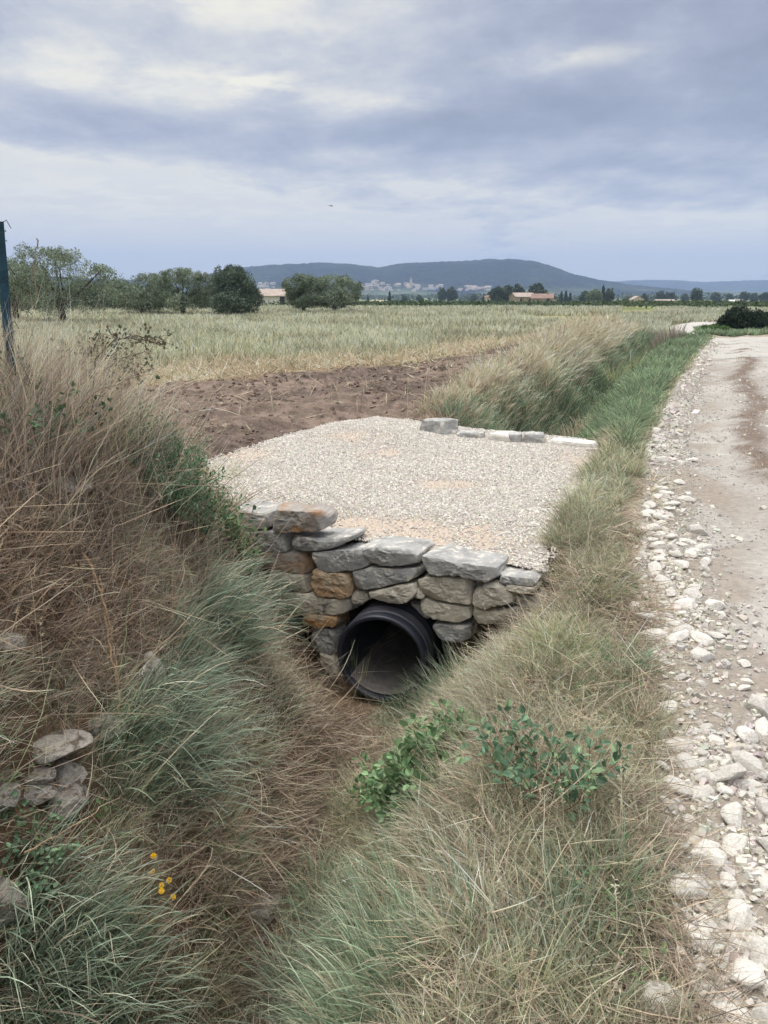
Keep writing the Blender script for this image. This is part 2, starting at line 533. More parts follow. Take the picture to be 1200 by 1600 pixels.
def road_z(x, y):
    T = x - road_e(y)
    n = fbm(x * 2.2, y * 2.2, oct=4, seed=63)
    edge = np.minimum(T + .10, 2.8 - T)
    return terrain(x, y) + .012 * sstep(edge, 0, .15) + .03 * (n - .5) * sstep(edge, 0, .3) + .006
def surf(x, y):
    return np.where(x - road_e(y) > -.09, road_z(x, y), terrain(x, y))

def build_road():
    ys = np.concatenate([np.arange(-3, 10, .05), np.arange(10, 27, .12), np.arange(27, 29.4, .2)])
    ts = np.concatenate([np.linspace(-.10, 2.8, 60)])
    T, Y = np.meshgrid(ts, ys)
    X = road_e(Y) + T + .05 * (fbm(Y * 3, T * 0, oct=3, seed=64) - .5) * (T < .05)
    edge = np.minimum(T + .10, 2.8 - T)
    n = fbm(X * 2.2, Y * 2.2, oct=4, seed=63)
    Z = road_z(X, Y)
    idx = np.arange(X.size).reshape(X.shape)
    F = np.stack([idx[:-1, :-1], idx[:-1, 1:], idx[1:, 1:], idx[1:, :-1]], -1).reshape(-1, 4)
    V = np.stack([X, Y, Z], -1).reshape(-1, 3)
    c = road_color(V[:, 0], V[:, 1])
    m = mat('crushed_limestone_road', attr=True, var=.16, vscale=22, bump=.8, bscale=60, bdist=.015, rough=.92, spec=.15, detail=7)
    o = link_mesh('dirt_road', np_mesh('dirt_road', V, F, col=c, smooth=True), m)
    tag(o, kind='structure')
    # junction and the two tracks leaving it, traced on the ground as outlines
    def patch(name, outline, z0, col1, step):
        pts = [at(u, v, (1.6 - z0) / -(ray(u, v)[2]) * ray(u, v)[1])[:2] for u, v in outline]
        a = np.array(pts); lo, hi = a.min(0), a.max(0)
        gx = np.arange(lo[0], hi[0], step); gy = np.arange(lo[1], hi[1], step * 1.6)
        X, Y = np.meshgrid(gx, gy)
        sd = poly_sd(X, Y, [tuple(p) for p in pts]) + .5 * (fbm(X * .8, Y * .8, seed=71) - .5)
        idx = np.arange(X.size).reshape(X.shape)
        F = np.stack([idx[:-1, :-1], idx[:-1, 1:], idx[1:, 1:], idx[1:, :-1]], -1).reshape(-1, 4)
        keep = (sd.ravel()[F] > 0).all(1)
        F = F[keep]
        V = np.stack([X, Y, terrain(X, Y) + .022], -1).reshape(-1, 3)
        used, inv = np.unique(F, return_inverse=True)
        V = V[used]; F = inv.reshape(F.shape)
        c = lerp(np.array(col1)[None] * .85, np.array(col1)[None], fbm(V[:, 0], V[:, 1], seed=73)[:, None])
        o = link_mesh(name, np_mesh(name, V, F, col=c, smooth=True), m); tag(o, kind='structure')
    patch('side_track', [(1050, 545), (1120, 528), (1300, 524), (1300, 548), (1180, 560), (1100, 560)], .0, srgb(188, 184, 176), .12)
    patch('side_path', [(1046, 522), (1040, 512), (1062, 506), (1090, 502), (1128, 498), (1180, 495), (1220, 493), (1220, 496.5), (1140, 503), (1112, 508), (1092, 513), (1082, 519),
                        (1100, 523), (1112, 529), (1060, 529)], .0, srgb(192, 188, 180), .12)
build_road()

# far hills ------------------------------------------------------------------
def prof(az, pts):
    a = np.array([az_el(u, v) for u, v in pts]); return np.interp(az, a[:, 0], a[:, 1])
H1 = [(-500, 440), (-200, 434), (0, 432), (30, 428), (70, 431), (150, 437), (230, 438), (290, 436), (330, 428), (380, 418), (430, 414.5), (500, 411), (540, 412.5), (590, 418), (640, 411.5),
      (700, 409.5), (760, 406.5), (800, 406), (835, 409), (862, 416.5), (900, 430), (940, 438.5), (980, 445), (1030, 450), (1100, 456), (1300, 459), (1600, 459)]
H2 = [(-800, 452), (800, 452), (930, 443), (960, 440), (1010, 437.5), (1060, 438), (1100, 441), (1160, 438.5), (1230, 437), (1330, 440), (1500, 448)]
def hill1_z(x, y):
    az = np.arctan2(x, y); d = np.hypot(x, y)
    top = np.tan(prof(az, H1)) * 2600 + 1.6 + 5.2
    valley = 1 + .35 * (fbm(x * .004, y * .004, oct=4, seed=81) - .5) * sstep(2600 - d, 60, 400)
    t = sstep(d, 1750, 2600) ** 1.15
    k = np.where(d < 2600, t * valley, 1 - .6 * sstep(d, 2600, 3600))
    return -5.6 + np.maximum(top, 0) * k
def build_hill(name, zf, r0, r1, a0, a1, na, nr, label, c1, c2, tree):
    A, Rr = np.meshgrid(np.linspace(a0, a1, na), np.linspace(r0, r1, nr))
    X, Y = Rr * np.sin(A), Rr * np.cos(A)
    Z = zf(X, Y)
    rise = sstep(Z, -2, 14)
    Z = Z + rise * tree * (vnoise(X / 9, Y / 9, seed=5) + .6 * vnoise(X / 23, Y / 23, seed=6) - .8)
    idx = np.arange(X.size).reshape(X.shape)
    F = np.stack([idx[:-1, :-1], idx[:-1, 1:], idx[1:, 1:], idx[1:, :-1]], -1).reshape(-1, 4)
    V = np.stack([X, Y, Z], -1).reshape(-1, 3)
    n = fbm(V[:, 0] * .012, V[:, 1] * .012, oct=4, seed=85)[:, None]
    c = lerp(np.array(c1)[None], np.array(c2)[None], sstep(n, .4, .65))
    foot = (1 - sstep(V[:, 2], 2, 26))[:, None] * sstep(fbm(V[:, 0] * .006, V[:, 1] * .012, seed=86), .42, .6)[:, None]
    c = lerp(c, np.array(srgb(104, 112, 84))[None], foot * .8)
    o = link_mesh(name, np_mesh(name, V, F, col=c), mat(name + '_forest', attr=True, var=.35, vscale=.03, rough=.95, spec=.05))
    tag(o, kind='structure')
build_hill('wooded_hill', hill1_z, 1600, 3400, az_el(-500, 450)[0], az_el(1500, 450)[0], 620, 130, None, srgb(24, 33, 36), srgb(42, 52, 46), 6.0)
def hill2_z(x, y):
    az = np.arctan2(x, y); d = np.hypot(x, y)
    top = np.tan(prof(az, H2)) * 5200 + 7
    return -5.8 + np.maximum(top, 0) * np.where(d < 5200, sstep(d, 4000, 5200), 1 - .6 * sstep(d, 5200, 6200))
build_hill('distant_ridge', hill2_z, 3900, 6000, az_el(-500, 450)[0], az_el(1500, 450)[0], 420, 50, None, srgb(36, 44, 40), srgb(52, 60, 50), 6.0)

# the air --------------------------------------------------------------------
def build_haze():
    b = MB()
    b.box((0, 3000, 150), (13000, 7400, 330))
    m = bpy.data.materials.new('haze'); m.use_nodes = True; m.node_tree.nodes.clear()
    g = NT(m.node_tree)
    pv = g.n('ShaderNodeVolumePrincipled')
    pv.inputs['Color'].default_value = (*HAZE_COL, 1)
    pv.inputs['Density'].default_value = HAZE_DEN
    out = g.n('ShaderNodeOutputMaterial'); g.link(pv.outputs[0], out.inputs['Volume'])
    o = b.build('haze', m); tag(o, kind='stuff')
HAZE_COL, HAZE_DEN = (.48, .64, 1.0), 2.2e-4
build_haze()

# gravel crossing ------------------------------------------------------------
WN = np.array([.465, .885]); WT = np.array([.885, -.465])      # into the wall, along it
WO = np.array([0.0, 4.83])
PIPE_C = None
def plat_z(x, y):
    z = .015 + .03 * (fbm(x * .8, y * .8, oct=3, seed=91) - .5)
    f = (np.stack([x, y], -1) - WO) @ WN                      # distance behind the wall
    z = z - .06 * (1 - sstep(f, .15, .9))
    z = z + .07 * np.exp(-(((x + .3) / .9) ** 2 + ((y - 9.2) / 1.0) ** 2))
    return z
def build_platform():
    a = np.array(PLAT)
    gx = np.arange(-2, 2.6, .03); gy = np.arange(4.3, 10.6, .03)
    X, Y = np.meshgrid(gx, gy)
    wob = .09 * (fbm(X * 3, Y * 3, oct=3, seed=93) - .5) * sstep(Y, 5.6, 6.2)
    sd = poly_sd(X, Y, PLAT) + wob
    Z = plat_z(X, Y)
    # free rims (field side and verge side) run down into the ground
    rim = (Y > 5.7) & ~((X > .4) & (Y > 8.0) & (X < 2.3))
    Z = np.where(rim, lerp(terrain(X, Y) + .012, Z, sstep(sd, 0, .3)), Z)
    idx = np.arange(X.size).reshape(X.shape)
    F = np.stack([idx[:-1, :-1], idx[:-1, 1:], idx[1:, 1:], idx[1:, :-1]], -1).reshape(-1, 4)
    F = F[(sd.ravel()[F] > 0).all(1)]
    V = np.stack([X, Y, Z], -1).reshape(-1, 3)
    used, inv = np.unique(F, return_inverse=True); V = V[used]; F = inv.reshape(F.shape)
    nf = sandy(V[:, 0], V[:, 1])
    c = lerp(np.array(srgb(182, 174, 162))[None], np.array(srgb(196, 180, 163))[None], nf[:, None])
    o = link_mesh('gravel_bed', np_mesh('gravel_bed', V, F, col=c, smooth=True),
                  mat('gravel_bed', attr=True, var=.22, vscale=70, bump=1.0, bscale=90, bdist=.012, rough=.9, spec=.15))
    tag(o, kind='structure')
    # earth faces under the two ends, notched for the pipe
    sk = MB()
    def face(o2, t2, n2, s0, s1, zt, zb, back):
        p = [o2 + t2 * s0, o2 + t2 * s1]
        q = [pp + n2 * .10 for pp in p]
        pts = [(*p[0], zb), (*p[1], zb), (*p[1], zt), (*p[0], zt), (*q[0], zb), (*q[1], zb), (*q[1], zt), (*q[0], zt)]
        sk.poly(pts, [(0, 1, 2, 3), (5, 4, 7, 6), (4, 0, 3, 7), (1, 5, 6, 2), (3, 2, 6, 7), (4, 5, 1, 0)])
    of = WO + WN * .17
    for s0, s1, zt, zb in ((-1.42, -.70, -.05, -1.4), (-.70, -.37, -.05, -1.4), (-.37, .43, -.08, -.47), (.43, 1.15, -.12, -1.4)):
        face(of, WT, WN, s0, s1, zt, zb, False)
    A, B = np.array((.46, 9.72)), np.array((2.4, 8.6)); tb = (B - A) / np.linalg.norm(B - A); nb = np.array([tb[1], -tb[0]])
    for s0, s1, zb in ((0, .62, -1.4), (.62, 1.4, -.47), (1.4, 2.2, -1.4)):
        face(A, tb, nb, s0, s1, -.03, zb, True)
    o = sk.build('embankment', mat('embankment_earth', srgb(92, 80, 66), bump=.8, bscale=20, rough=.95)); tag(o, kind='structure')
def sandy(x, y):
    n = fbm(x * 1.1, y * 1.1, oct=4, seed=95)
    s = 0
    for (u, v, ru, rv) in ((640, 825, .5, .22), (760, 850, .55, .3), (690, 838, .5, .2), (600, 712, .30, .35), (905, 715, .3, .5), (385, 712, .3, .5), (530, 815, .3, .15), (800, 870, .4, .25), (700, 760, .35, .2), (560, 690, .4, .3)):
        d_ = ray(u, v); p = CAM + d_ * (-CAM[2] / d_[2]); s = s + np.exp(-((x - p[0]) / ru) ** 2 - ((y - p[1]) / rv) ** 2)
    return np.clip(s * 1.4 * sstep(n, .25, .5), 0, 1)
build_platform()
# ------------------------------------------------------------------ culvert pipe
def build_pipe():
    root = empty('culvert_pipe', (0.0, 4.72, -1.08))
    tag(root, 'black corrugated plastic drain pipe opening at the foot of the dry stone wall', 'pipe')
    ax = Vector((.31, .95, -.015)).normalized()
    side = Vector((ax.y, -ax.x, 0)).normalized(); up = side.cross(ax)
    c0 = Vector((-.022, 4.66, -.742))
    plastic = mat('black_plastic', srgb(42, 45, 56), rough=.45, var=.3, vscale=5, bump=.15, bscale=30, spec=.5, stain=srgb(84, 82, 82), stain_scale=2.5)
    inner = mat('dusty_plastic', srgb(66, 66, 72), rough=.55, var=.25, vscale=4, bump=.2, bscale=14, spec=.4)
    def lathe(prof, n=72):
        v = []; f = []
        for (s, r) in prof:
            r = r * .94
            for j in range(n):
                t = 2 * math.pi * j / n
                v.append(tuple(c0 + ax * s + side * (r * math.cos(t)) + up * (r * math.sin(t))))
        for i in range(len(prof) - 1):
            for j in range(n):
                a = i * n + j; b = i * n + (j + 1) % n
                f.append((a, b, b + n, a + n))
        return v, f
    # ribbed outside and smooth bore
    prof = []
    s = .07
    while s < 5.0:
        prof += [(s, .315), (s + .015, .335), (s + .045, .335), (s + .06, .315)]
        s += .085
    inn = [(5.0, .298)] + [(5.0 - k * .2, .298) for k in range(1, 25)] + [(.05, .298)]
    v, f = lathe(prof + inn)
    m = MB(); m.poly(v, f); o = m.build('pipe_body', inner, root, smooth=True)
    # collar at the mouth
    v, f = lathe([(.10, .318), (.10, .328), (.02, .332), (0.004, .331), (-.004, .326), (-.006, .318), (-.004, .304), (0.004, .299), (.05, .2975), (.16, .2975)])
    m = MB(); m.poly(v, f); m.build('rim', plastic, root, smooth=True)
    # silt lying in the bottom of the pipe
    a = []; fs = []
    for i in range(40):
        s = .03 + i * .12
        for j in range(9):
            t = (j - 4) / 4 * .95
            p = c0 + ax * s + side * (.278 * math.sin(t)) + up * (-.278 * math.cos(t) + .002 + .008 * (1 - abs(j - 4) / 4))
            a.append(tuple(p))
    for i in range(39):
        for j in range(8):
            b = i * 9 + j; fs.append((b, b + 1, b + 10, b + 9))
    m = MB(); m.poly(a, fs)
    m.build('silt', mat('pipe_silt', srgb(126, 120, 114), bump=.5, bscale=40, rough=.95), root, smooth=True)
build_pipe()

# ------------------------------------------------------------------ stones
M_GREY = mat('grey_limestone', srgb(166, 165, 161), rough=.85, var=.28, vscale=7, bump=.9, bscale=16, bdist=.02, stain=srgb(204, 198, 186), stain_scale=14, stain_lo=.54, stain_hi=.62, spec=.2, detail=8)
M_TAN = mat('tan_limestone', srgb(198, 190, 173), rough=.88, var=.25, vscale=7, bump=.9, bscale=16, bdist=.02, stain=srgb(138, 134, 126), stain_scale=6, spec=.2, detail=8)
M_RUST = mat('rusty_limestone', srgb(186, 168, 142), rough=.88, var=.28, vscale=8, bump=.9, bscale=16, bdist=.02, stain=srgb(178, 134, 88), stain_scale=6.5, stain_lo=.42, stain_hi=.66, spec=.2, detail=8)
M_GRUST = mat('grey_limestone_with_rust', srgb(164, 158, 150), rough=.88, var=.28, vscale=8, bump=.9, bscale=16, bdist=.02, stain=srgb(160, 124, 92), stain_scale=4.5, stain_lo=.44, stain_hi=.64, spec=.2, detail=8)
M_WHITE = mat('white_limestone', srgb(218, 213, 203), rough=.9, var=.2, vscale=9, bump=.6, bscale=24, bdist=.012, obj_rand=.14, stain=srgb(180, 164, 142), stain_scale=3, stain_lo=.55, stain_hi=.75, spec=.2)

def resample(poly, n):
    p = np.array(poly, float); q = np.vstack([p, p[:1]])
    L = np.hypot(*np.diff(q, axis=0).T); c = np.concatenate([[0], np.cumsum(L)])
    t = np.linspace(0, c[-1], n, endpoint=False)
    r = np.stack([np.interp(t, c, q[:, 0]), np.interp(t, c, q[:, 1])], -1)
    return r * .92 + .04 * (np.roll(r, 1, 0) + np.roll(r, -1, 0))

def wall_hit(u, v, off=0.0):
    """ray of a traced corner met with the wall's front plane -> (along, height)"""
    d = ray(u, v)
    o2 = WO + WN * off
    t = ((o2 - CAM[:2]) @ WN) / (d[:2] @ WN)
    p = CAM + d * t
    return float((p[:2] - o2) @ WT), float(p[2])

def block_mesh(outline, depth, seed, bulge=.006, rough=.010, top_tilt=0.0, n=110):
    """stone with a traced front: coordinates (s, z) front, d = depth into the wall"""
    o = resample(outline, n)
    c = o.mean(0)
    rings = []      # (scale about centre, depth)
    for sc, d in ((.93, depth), (.99, depth * .8), (1.0, depth * .6), (1.0, depth * .4), (1.005, depth * .22), (1.005, .03), (.99, .006), (.95, .0), (.88, -bulge * .3), (.78, -bulge * .5), (.68, -bulge * .7), (.56, -bulge * .8), (.49, -bulge * .9), (.42, -bulge), (.35, -bulge), (.28, -bulge), (.14, -bulge)):
        q = c + (o - c) * sc
        rings.append(np.concatenate([q, np.full((n, 1), d)], 1))
    V = np.concatenate(rings + [np.array([[c[0], c[1], -bulge * 1.1]]), np.array([[c[0], c[1], depth * 1.02]])])
    k = len(rings)
    F4 = []
    for i in range(k - 1):
        for j in range(n):
            a, b = i * n + j, i * n + (j + 1) % n
            F4.append((a, b, b + n, a + n))
    F3 = [((k - 1) * n + j, (k - 1) * n + (j + 1) % n, k * n) for j in range(n)] + [((j + 1) % n, j, k * n + 1) for j in range(n)]
    # broken, facetted surface
    r = np.random.default_rng(seed)
    s, z, d = V.T
    cell = lambda f, sd: vnoise(np.floor(s * f + .7 * vnoise(s * 9, z * 9, d * 9, sd)) * 1.7, np.floor(z * f * 1.3) * 2.3, np.floor(d * f) * 3.1, sd)
    nz = fbm(s * 7 + seed, z * 9, d * 7, oct=4, seed=seed) - .5
    nz2 = np.abs(fbm(s * 13, z * 17 + seed, d * 13, oct=3, seed=seed + 9) - .5)
    cen = np.array([c[0], c[1], depth * .5]); dirv = V - cen; dirv /= np.linalg.norm(dirv, axis=1)[:, None]
    fine = np.abs(fbm(s * 34 + seed, z * 44, d * 34, oct=3, seed=seed + 3) - .5)
    V = V + dirv * (nz * rough * 2.6 - nz2 * rough * 4.5 - fine * rough * 2.2)[:, None]
    # a couple of chipped planes
    for q in range(9):
        nrm = r.normal(size=3); nrm[2] = -abs(nrm[2]) * 1.2; nrm /= np.linalg.norm(nrm)
        pr = (V - cen) @ nrm; lim = pr.max() * r.uniform(.86, .96)
        ov = pr > lim
        V[ov] -= nrm * ((pr[ov] - lim) * .8)[:, None]
    return V, np.array(F4), np.array(F3)

def wall_to_world(V, o2):
    p = o2[None] + V[:, :1] * WT[None] + V[:, 2:3] * WN[None]
    return np.concatenate([p, V[:, 1:2]], 1)

def build_wall():
    A = lambda *q: [(370 + x / 4.8, 770 + y / 4.8) for x, y in q]
    B = lambda *q: [(600 + x / 4.8, 820 + y / 4.8) for x, y in q]
    Cc = lambda *q: [(480 + x / 5.4545, 920 + y / 5.4545) for x, y in q]
    S = [
        (A((-30, 110), (150, 148), (240, 160), (240, 258), (200, 275), (100, 272), (-30, 240)), M_GREY, .30, 0, None),
        (A((262, 112), (330, 112), (400, 130), (540, 130), (605, 150), (648, 200), (648, 272), (590, 300), (400, 304), (300, 302), (238, 288), (243, 200)), M_GRUST, .22, -.03, 'grey stone with rust brown ends on top of the wall'),
        (A((40, 280), (180, 288), (340, 298), (388, 320), (388, 440), (340, 462), (150, 445), (20, 420)), M_GREY, .28, 0, None),
        (A((392, 322), (540, 340), (640, 345), (836, 338), (840, 368), (768, 402), (700, 428), (520, 447), (420, 434), (388, 400)), M_GREY, .30, -.02, 'flat grey slab stone'),
        (A((160, 450), (390, 445), (505, 455), (545, 560), (545, 613), (430, 608), (300, 598), (160, 575)), M_GRUST, .28, 0, None),
        (A((515, 448), (700, 430), (780, 428), (925, 425), (972, 500), (998, 545), (900, 582), (800, 600), (650, 598), (570, 560)), M_GREY, .26, -.015, None),
        (A((918, 412), (1060, 405), (1180, 422), (1310, 438), (1365, 480), (1360, 548), (1200, 558), (1060, 562), (1000, 540), (940, 485)), M_GREY, .30, -.03, None),
        (A((838, 602), (960, 563), (1150, 568), (1350, 572), (1375, 620), (1300, 662), (1150, 702), (1000, 738), (880, 738), (843, 690)), M_GREY, .26, -.01, None),
        (A((552, 575), (600, 568), (700, 600), (832, 602), (862, 740), (835, 790), (770, 804), (640, 790), (553, 760), (543, 660)), M_RUST, .26, -.02, 'orange stained block stone'),
        (A((230, 595), (400, 608), (535, 622), (547, 700), (542, 748), (480, 768), (350, 745), (220, 720)), M_TAN, .26, 0, None),
        (A((340, 765), (550, 762), (660, 798), (832, 803), (837, 912), (760, 924), (640, 920), (500, 908), (340, 880)), M_TAN, .26, -.01, 'long pale grey stone beside the pipe'),
        (A((470, 905), (640, 922), (742, 927), (752, 1012), (640, 1018), (470, 1000)), M_RUST, .24, -.01, 'low rusty stone beside the pipe'),
        (A((858, 742), (940, 735), (978, 770), (992, 812), (930, 852), (868, 857), (842, 800)), M_TAN, .2, .02, None),
        (A((968, 758), (1080, 730), (1200, 698), (1340, 686), (1348, 742), (1300, 803), (1250, 842), (1150, 841), (1040, 812), (983, 792)), M_TAN, .2, -.03, 'lens shaped stone lying on the pipe'),
        (A((560, 1015), (720, 1028), (742, 1090), (738, 1210), (650, 1270), (540, 1180)), M_GREY, .25, .01, None),
        (Cc((90, 540), (200, 555), (262, 700), (285, 790), (200, 770), (110, 680)), M_TAN, .2, .0, None),
        (B((260, 248), (400, 243), (520, 288), (620, 290), (740, 310), (835, 340), (848, 424), (770, 443), (640, 422), (540, 392), (380, 390), (300, 372), (260, 330)), M_GREY, .30, -.04, 'long grey capstone with pale scratches'),
        (B((226, 430), (300, 395), (480, 396), (600, 405), (640, 445), (660, 500), (652, 602), (560, 602), (440, 582), (350, 577), (290, 532), (238, 480)), M_TAN, .26, -.01, 'yellowish tan block stone'),
        (B((660, 492), (740, 445), (830, 436), (905, 475), (962, 530), (975, 590), (900, 612), (760, 638), (680, 623), (648, 590)), M_TAN, .25, -.02, None),
        (B((848, 380), (960, 388), (1100, 408), (1150, 430), (1130, 465), (1050, 464), (900, 452), (848, 438)), M_GREY, .28, -.01, None),
        (B((890, 458), (960, 455), (1050, 468), (1130, 480), (1130, 520), (1060, 530), (980, 515), (900, 494)), M_TAN, .2, -.02, None),
        (B((218, 500), (250, 480), (302, 535), (298, 560), (232, 562)), M_TAN, .16, .0, None),
        (B((216, 568), (300, 562), (380, 588), (560, 610), (640, 620), (650, 700), (560, 740), (400, 730), (290, 690)), M_TAN, .24, .0, None),
        (B((655, 625), (770, 645), (900, 640), (1000, 610), (1080, 640), (1060, 740), (850, 760), (665, 740)), M_TAN, .24, .01, None),
        (B((960, 540), (1060, 540), (1150, 530), (1200, 560), (1180, 640), (1000, 640)), M_GREY, .24, .02, None),
        (B((340, 745), (460, 745), (640, 760), (640, 870), (500, 900), (380, 860)), M_GREY, .24, .02, None),
        (B((270, 212), (330, 190), (410, 203), (418, 236), (300, 242)), M_RUST, .12, .16, 'small brown stone behind the capstones'),
    ]
    root = empty('dry_stone_wall', (WO[0], WO[1], -1.1))
    tag(root, 'dry stone headwall of grey, tan and rusty blocks around the pipe mouth', 'stone wall')
    for i, (px, m, depth, off, lab) in enumerate(S):
        pts = [wall_hit(u, v, off) for u, v in px]
        c = np.mean(pts, 0)
        pts = [tuple(c + (np.array(p) - c) * 1.015) for p in pts]
        V, F4, F3 = block_mesh(pts, depth, 100 + i)
        o2 = WO + WN * off
        Wd = wall_to_world(V, o2)
        o = link_mesh('stone', np_mesh('stone', Wd, [F4, F3]), m, root)
        if lab: o['label'] = lab
    # small wedging stones deep in the joints
    r = np.random.default_rng(5)
    for (u, v, s) in ((490, 868, .05), (545, 945, .05), (505, 905, .04), (662, 915, .05), (742, 915, .06), (530, 980, .07), (655, 955, .07), (440, 885, .05), (600, 890, .04), (755, 905, .05)):
        c = np.array(wall_hit(u, v, .1))
        ang = np.sort(r.uniform(0, 2 * math.pi, 8))
        pts = [(c[0] + s * 1.5 * math.cos(a), c[1] + s * math.sin(a)) for a in ang]
        V, F4, F3 = block_mesh(pts, .12, 300 + int(u), n=20)
        link_mesh('wedge_stone', np_mesh('wedge_stone', wall_to_world(V, WO + WN * .1), [F4, F3]), M_GREY, root)
build_wall()

# loose edging stones at the back of the crossing ------------------------------
def block_on_ground(name, u0, v0, u1, v1, hgt, depth, m, seed, label, group, z0=.0, cat='stone', skew=0.0):
    """a squared stone whose front bottom edge runs between two traced pixels"""
    def g(u, v):
        d = ray(u, v); t = (z0 - CAM[2]) / d[2]; return (CAM + d * t)[:2]
    a, b = g(u0, v0), g(u1, v1)
    L = np.linalg.norm(b - a); t = (b - a) / L; n = np.array([-t[1], t[0]])
    if n[1] < 0: n = -n
    r = np.random.default_rng(seed)
    prof = [(0, -.05), (L * .5, -.06), (L, -.05), (L * (1 + r.uniform(-.03, .02)), hgt * .55), (L * r.uniform(.93, .99), hgt * r.uniform(.85, 1)), (L * .5, hgt * r.uniform(.93, 1.02)), (L * r.uniform(.02, .12), hgt * r.uniform(.8, 1)), (L * r.uniform(-.02, .02), hgt * .5)]
    V, F4, F3 = block_mesh(prof, depth, seed, bulge=.012, rough=.008)
    p = a[None] + V[:, :1] * t[None] + V[:, 2:3] * n[None]
    W = np.concatenate([p, V[:, 1:2] + z0], 1)
    o = empty(name, (float(a[0]), float(a[1]), z0)) if False else None
    base = np.array([*((a + b) / 2), z0])
    o = link_mesh(name, np_mesh(name, W - base, [F4, F3]), m)
    o.location = base
    tag(o, label, cat, group)
    return o
EG = 'edging stones along the back of the gravel crossing'
for i, (a, lab, m) in enumerate((
        ((652, 674, 694, 681, .17, .28), 'chunky upright grey white stone, leftmost of the back edging row', M_GREY),
        ((697, 678, 712, 679, .05, .12), 'smallest cream stone between the upright block and the low slab', M_WHITE),
        ((712, 682, 756, 684, .055, .22), 'low flat light grey slab, third from the left in the back edging row', M_GREY),
        ((760, 685, 797, 690, .07, .30), 'cream topped stone leaning against a grey one in the back edging row', M_WHITE),
        ((791, 689, 815, 690, .08, .22), 'small grey block wedged right of the cream topped edging stone', M_GREY),
        ((817, 690, 852, 691, .09, .22), 'squared grey block just left of the long cream slab', M_GREY),
        ((852, 692, 930, 700, .045, .20), 'long thin cream slab at the right end of the back edging row', M_WHITE))):
    block_on_ground('edging_stone', *a, m, 400 + i, lab, EG, z0=.03)

# rock outcrop stones on the left bank, rocks in the ditch --------------------
def rock_mesh(seed, sx=1, sy=1, sz=.6, sub=3, cuts=9, rough=.16, cutmin=.62):
    bm = bmesh.new(); bmesh.ops.create_icosphere(bm, subdivisions=sub, radius=1)
    V = np.array([v.co[:] for v in bm.verts]); F = np.array([[v.index for v in f.verts] for f in bm.faces]); bm.free()
    r = np.random.default_rng(seed)
    for q in range(cuts):
        n = r.normal(size=3); n /= np.linalg.norm(n); lim = r.uniform(cutmin, .92)
        pr = V @ n; ov = pr > lim; V[ov] -= n * ((pr[ov] - lim) * .92)[:, None]
    nz = fbm(V[:, 0] * 1.6 + seed, V[:, 1] * 1.6, V[:, 2] * 1.6, oct=4, seed=seed)
    V = V * (1 + rough * 2 * (nz - .5))[:, None] * np.array([sx, sy, sz])
    return V, F
def rock(name, u, v, w, label, cat='rock', m=None, seed=0, sx=1, sy=.8, sz=.55, rz=0, tilt=0, sink=.35, group=None, smooth=False, sub=4):
    p = P(u, v)
    V, F = rock_mesh(seed, sx, sy, sz, sub=sub, cuts=14)
    me = np_mesh(name, V, F, smooth=smooth)
    o = link_mesh(name, me, m or M_WHITE)
    o.location = (p[0], p[1], p[2] + w * sz * .5 * (1.25 - sink * 2)); o.scale = (w / 2,) * 3
    o.rotation_euler = (tilt, tilt * .5, rz)
    tag(o, label, cat, group); return o
M_BANK = mat('bank_limestone', srgb(190, 182, 170), rough=.92, var=.25, vscale=3, bump=.9, bscale=9, bdist=.05, stain=srgb(120, 106, 92), stain_scale=2.5, spec=.15, detail=8)
rock('bank_rock', 86, 1182, .25, 'flat pale ledge stone jutting from the left bank, upper of the exposed pile', m=M_BANK, seed=501, sz=.30, sx=1.1, rz=.3, sink=.1)
rock('bank_rock', 105, 1222, .17, 'angular tilted stone under the pale ledge on the left bank', m=M_BANK, seed=502, sz=.5, rz=-.5, tilt=.5)
rock('bank_rock', 62, 1222, .12, 'small broken stone left of the tilted one below the ledge', m=M_BANK, seed=503, sz=.5, rz=.8)
rock('bank_rock', 60, 1250, .14, 'lower left rounded stone in the exposed pile on the left bank', m=M_BANK, seed=504, sz=.55, rz=.1)
rock('bank_rock', 105, 1262, .17, 'lowest stone of the exposed pile on the left bank', m=M_BANK, seed=505, sz=.6, rz=1.1)
rock('bank_rock', 5, 1255, .14, 'stone at the left frame edge beside the exposed pile', m=M_BANK, seed=506, sz=.6, rz=.4)
rock('bank_rock', 240, 1075, .20, 'upright pale rock face showing between two grass tussocks on the left bank', m=M_BANK, seed=507, sz=1.1, sx=.6, rz=.2)
rock('bank_rock', 165, 1150, .17, 'smooth grey rock slab half covered by hanging straw on the left bank', m=M_BANK, seed=508, sz=.7, rz=-.2)
rock('bank_rock', 95, 775, .26, 'pale earth covered rock high on the left bank among dry stalks', m=M_BANK, seed=509, sz=.5, rz=.5)
rock('bank_rock', 10, 1015, .15, 'grey pink rock at the left frame edge halfway up the bank', m=M_BANK, seed=510, sz=.5, rz=.2)
rock('bank_rock', 6, 1430, .20, 'dull grey rock at the left frame edge below the small leafed plant', m=M_BANK, seed=511, sz=.8, rz=.2)
rock('ditch_rock', 412, 1440, .17, 'pale rock lying in the litter of the ditch bed', m=M_BANK, seed=512, sz=.6, sx=.75, sy=1.2, rz=-.5, sink=.0)
rock('ditch_rock', 402, 1480, .10, 'small pale stone at the near end of the ditch bed rock', m=M_BANK, seed=513, sz=.6, rz=.3, sink=.15)
rock('ditch_rock', 560, 955, .10, 'small tan stone resting against the left side of the pipe collar', m=M_TAN, seed=514, sz=.7, rz=.3) if False else None
rock('boulder', 1187, 516, .9, 'white boulder at the foot of the dark bush by the road junction', 'boulder', m=M_WHITE, seed=515, sz=.75, rz=.3, sink=.15)
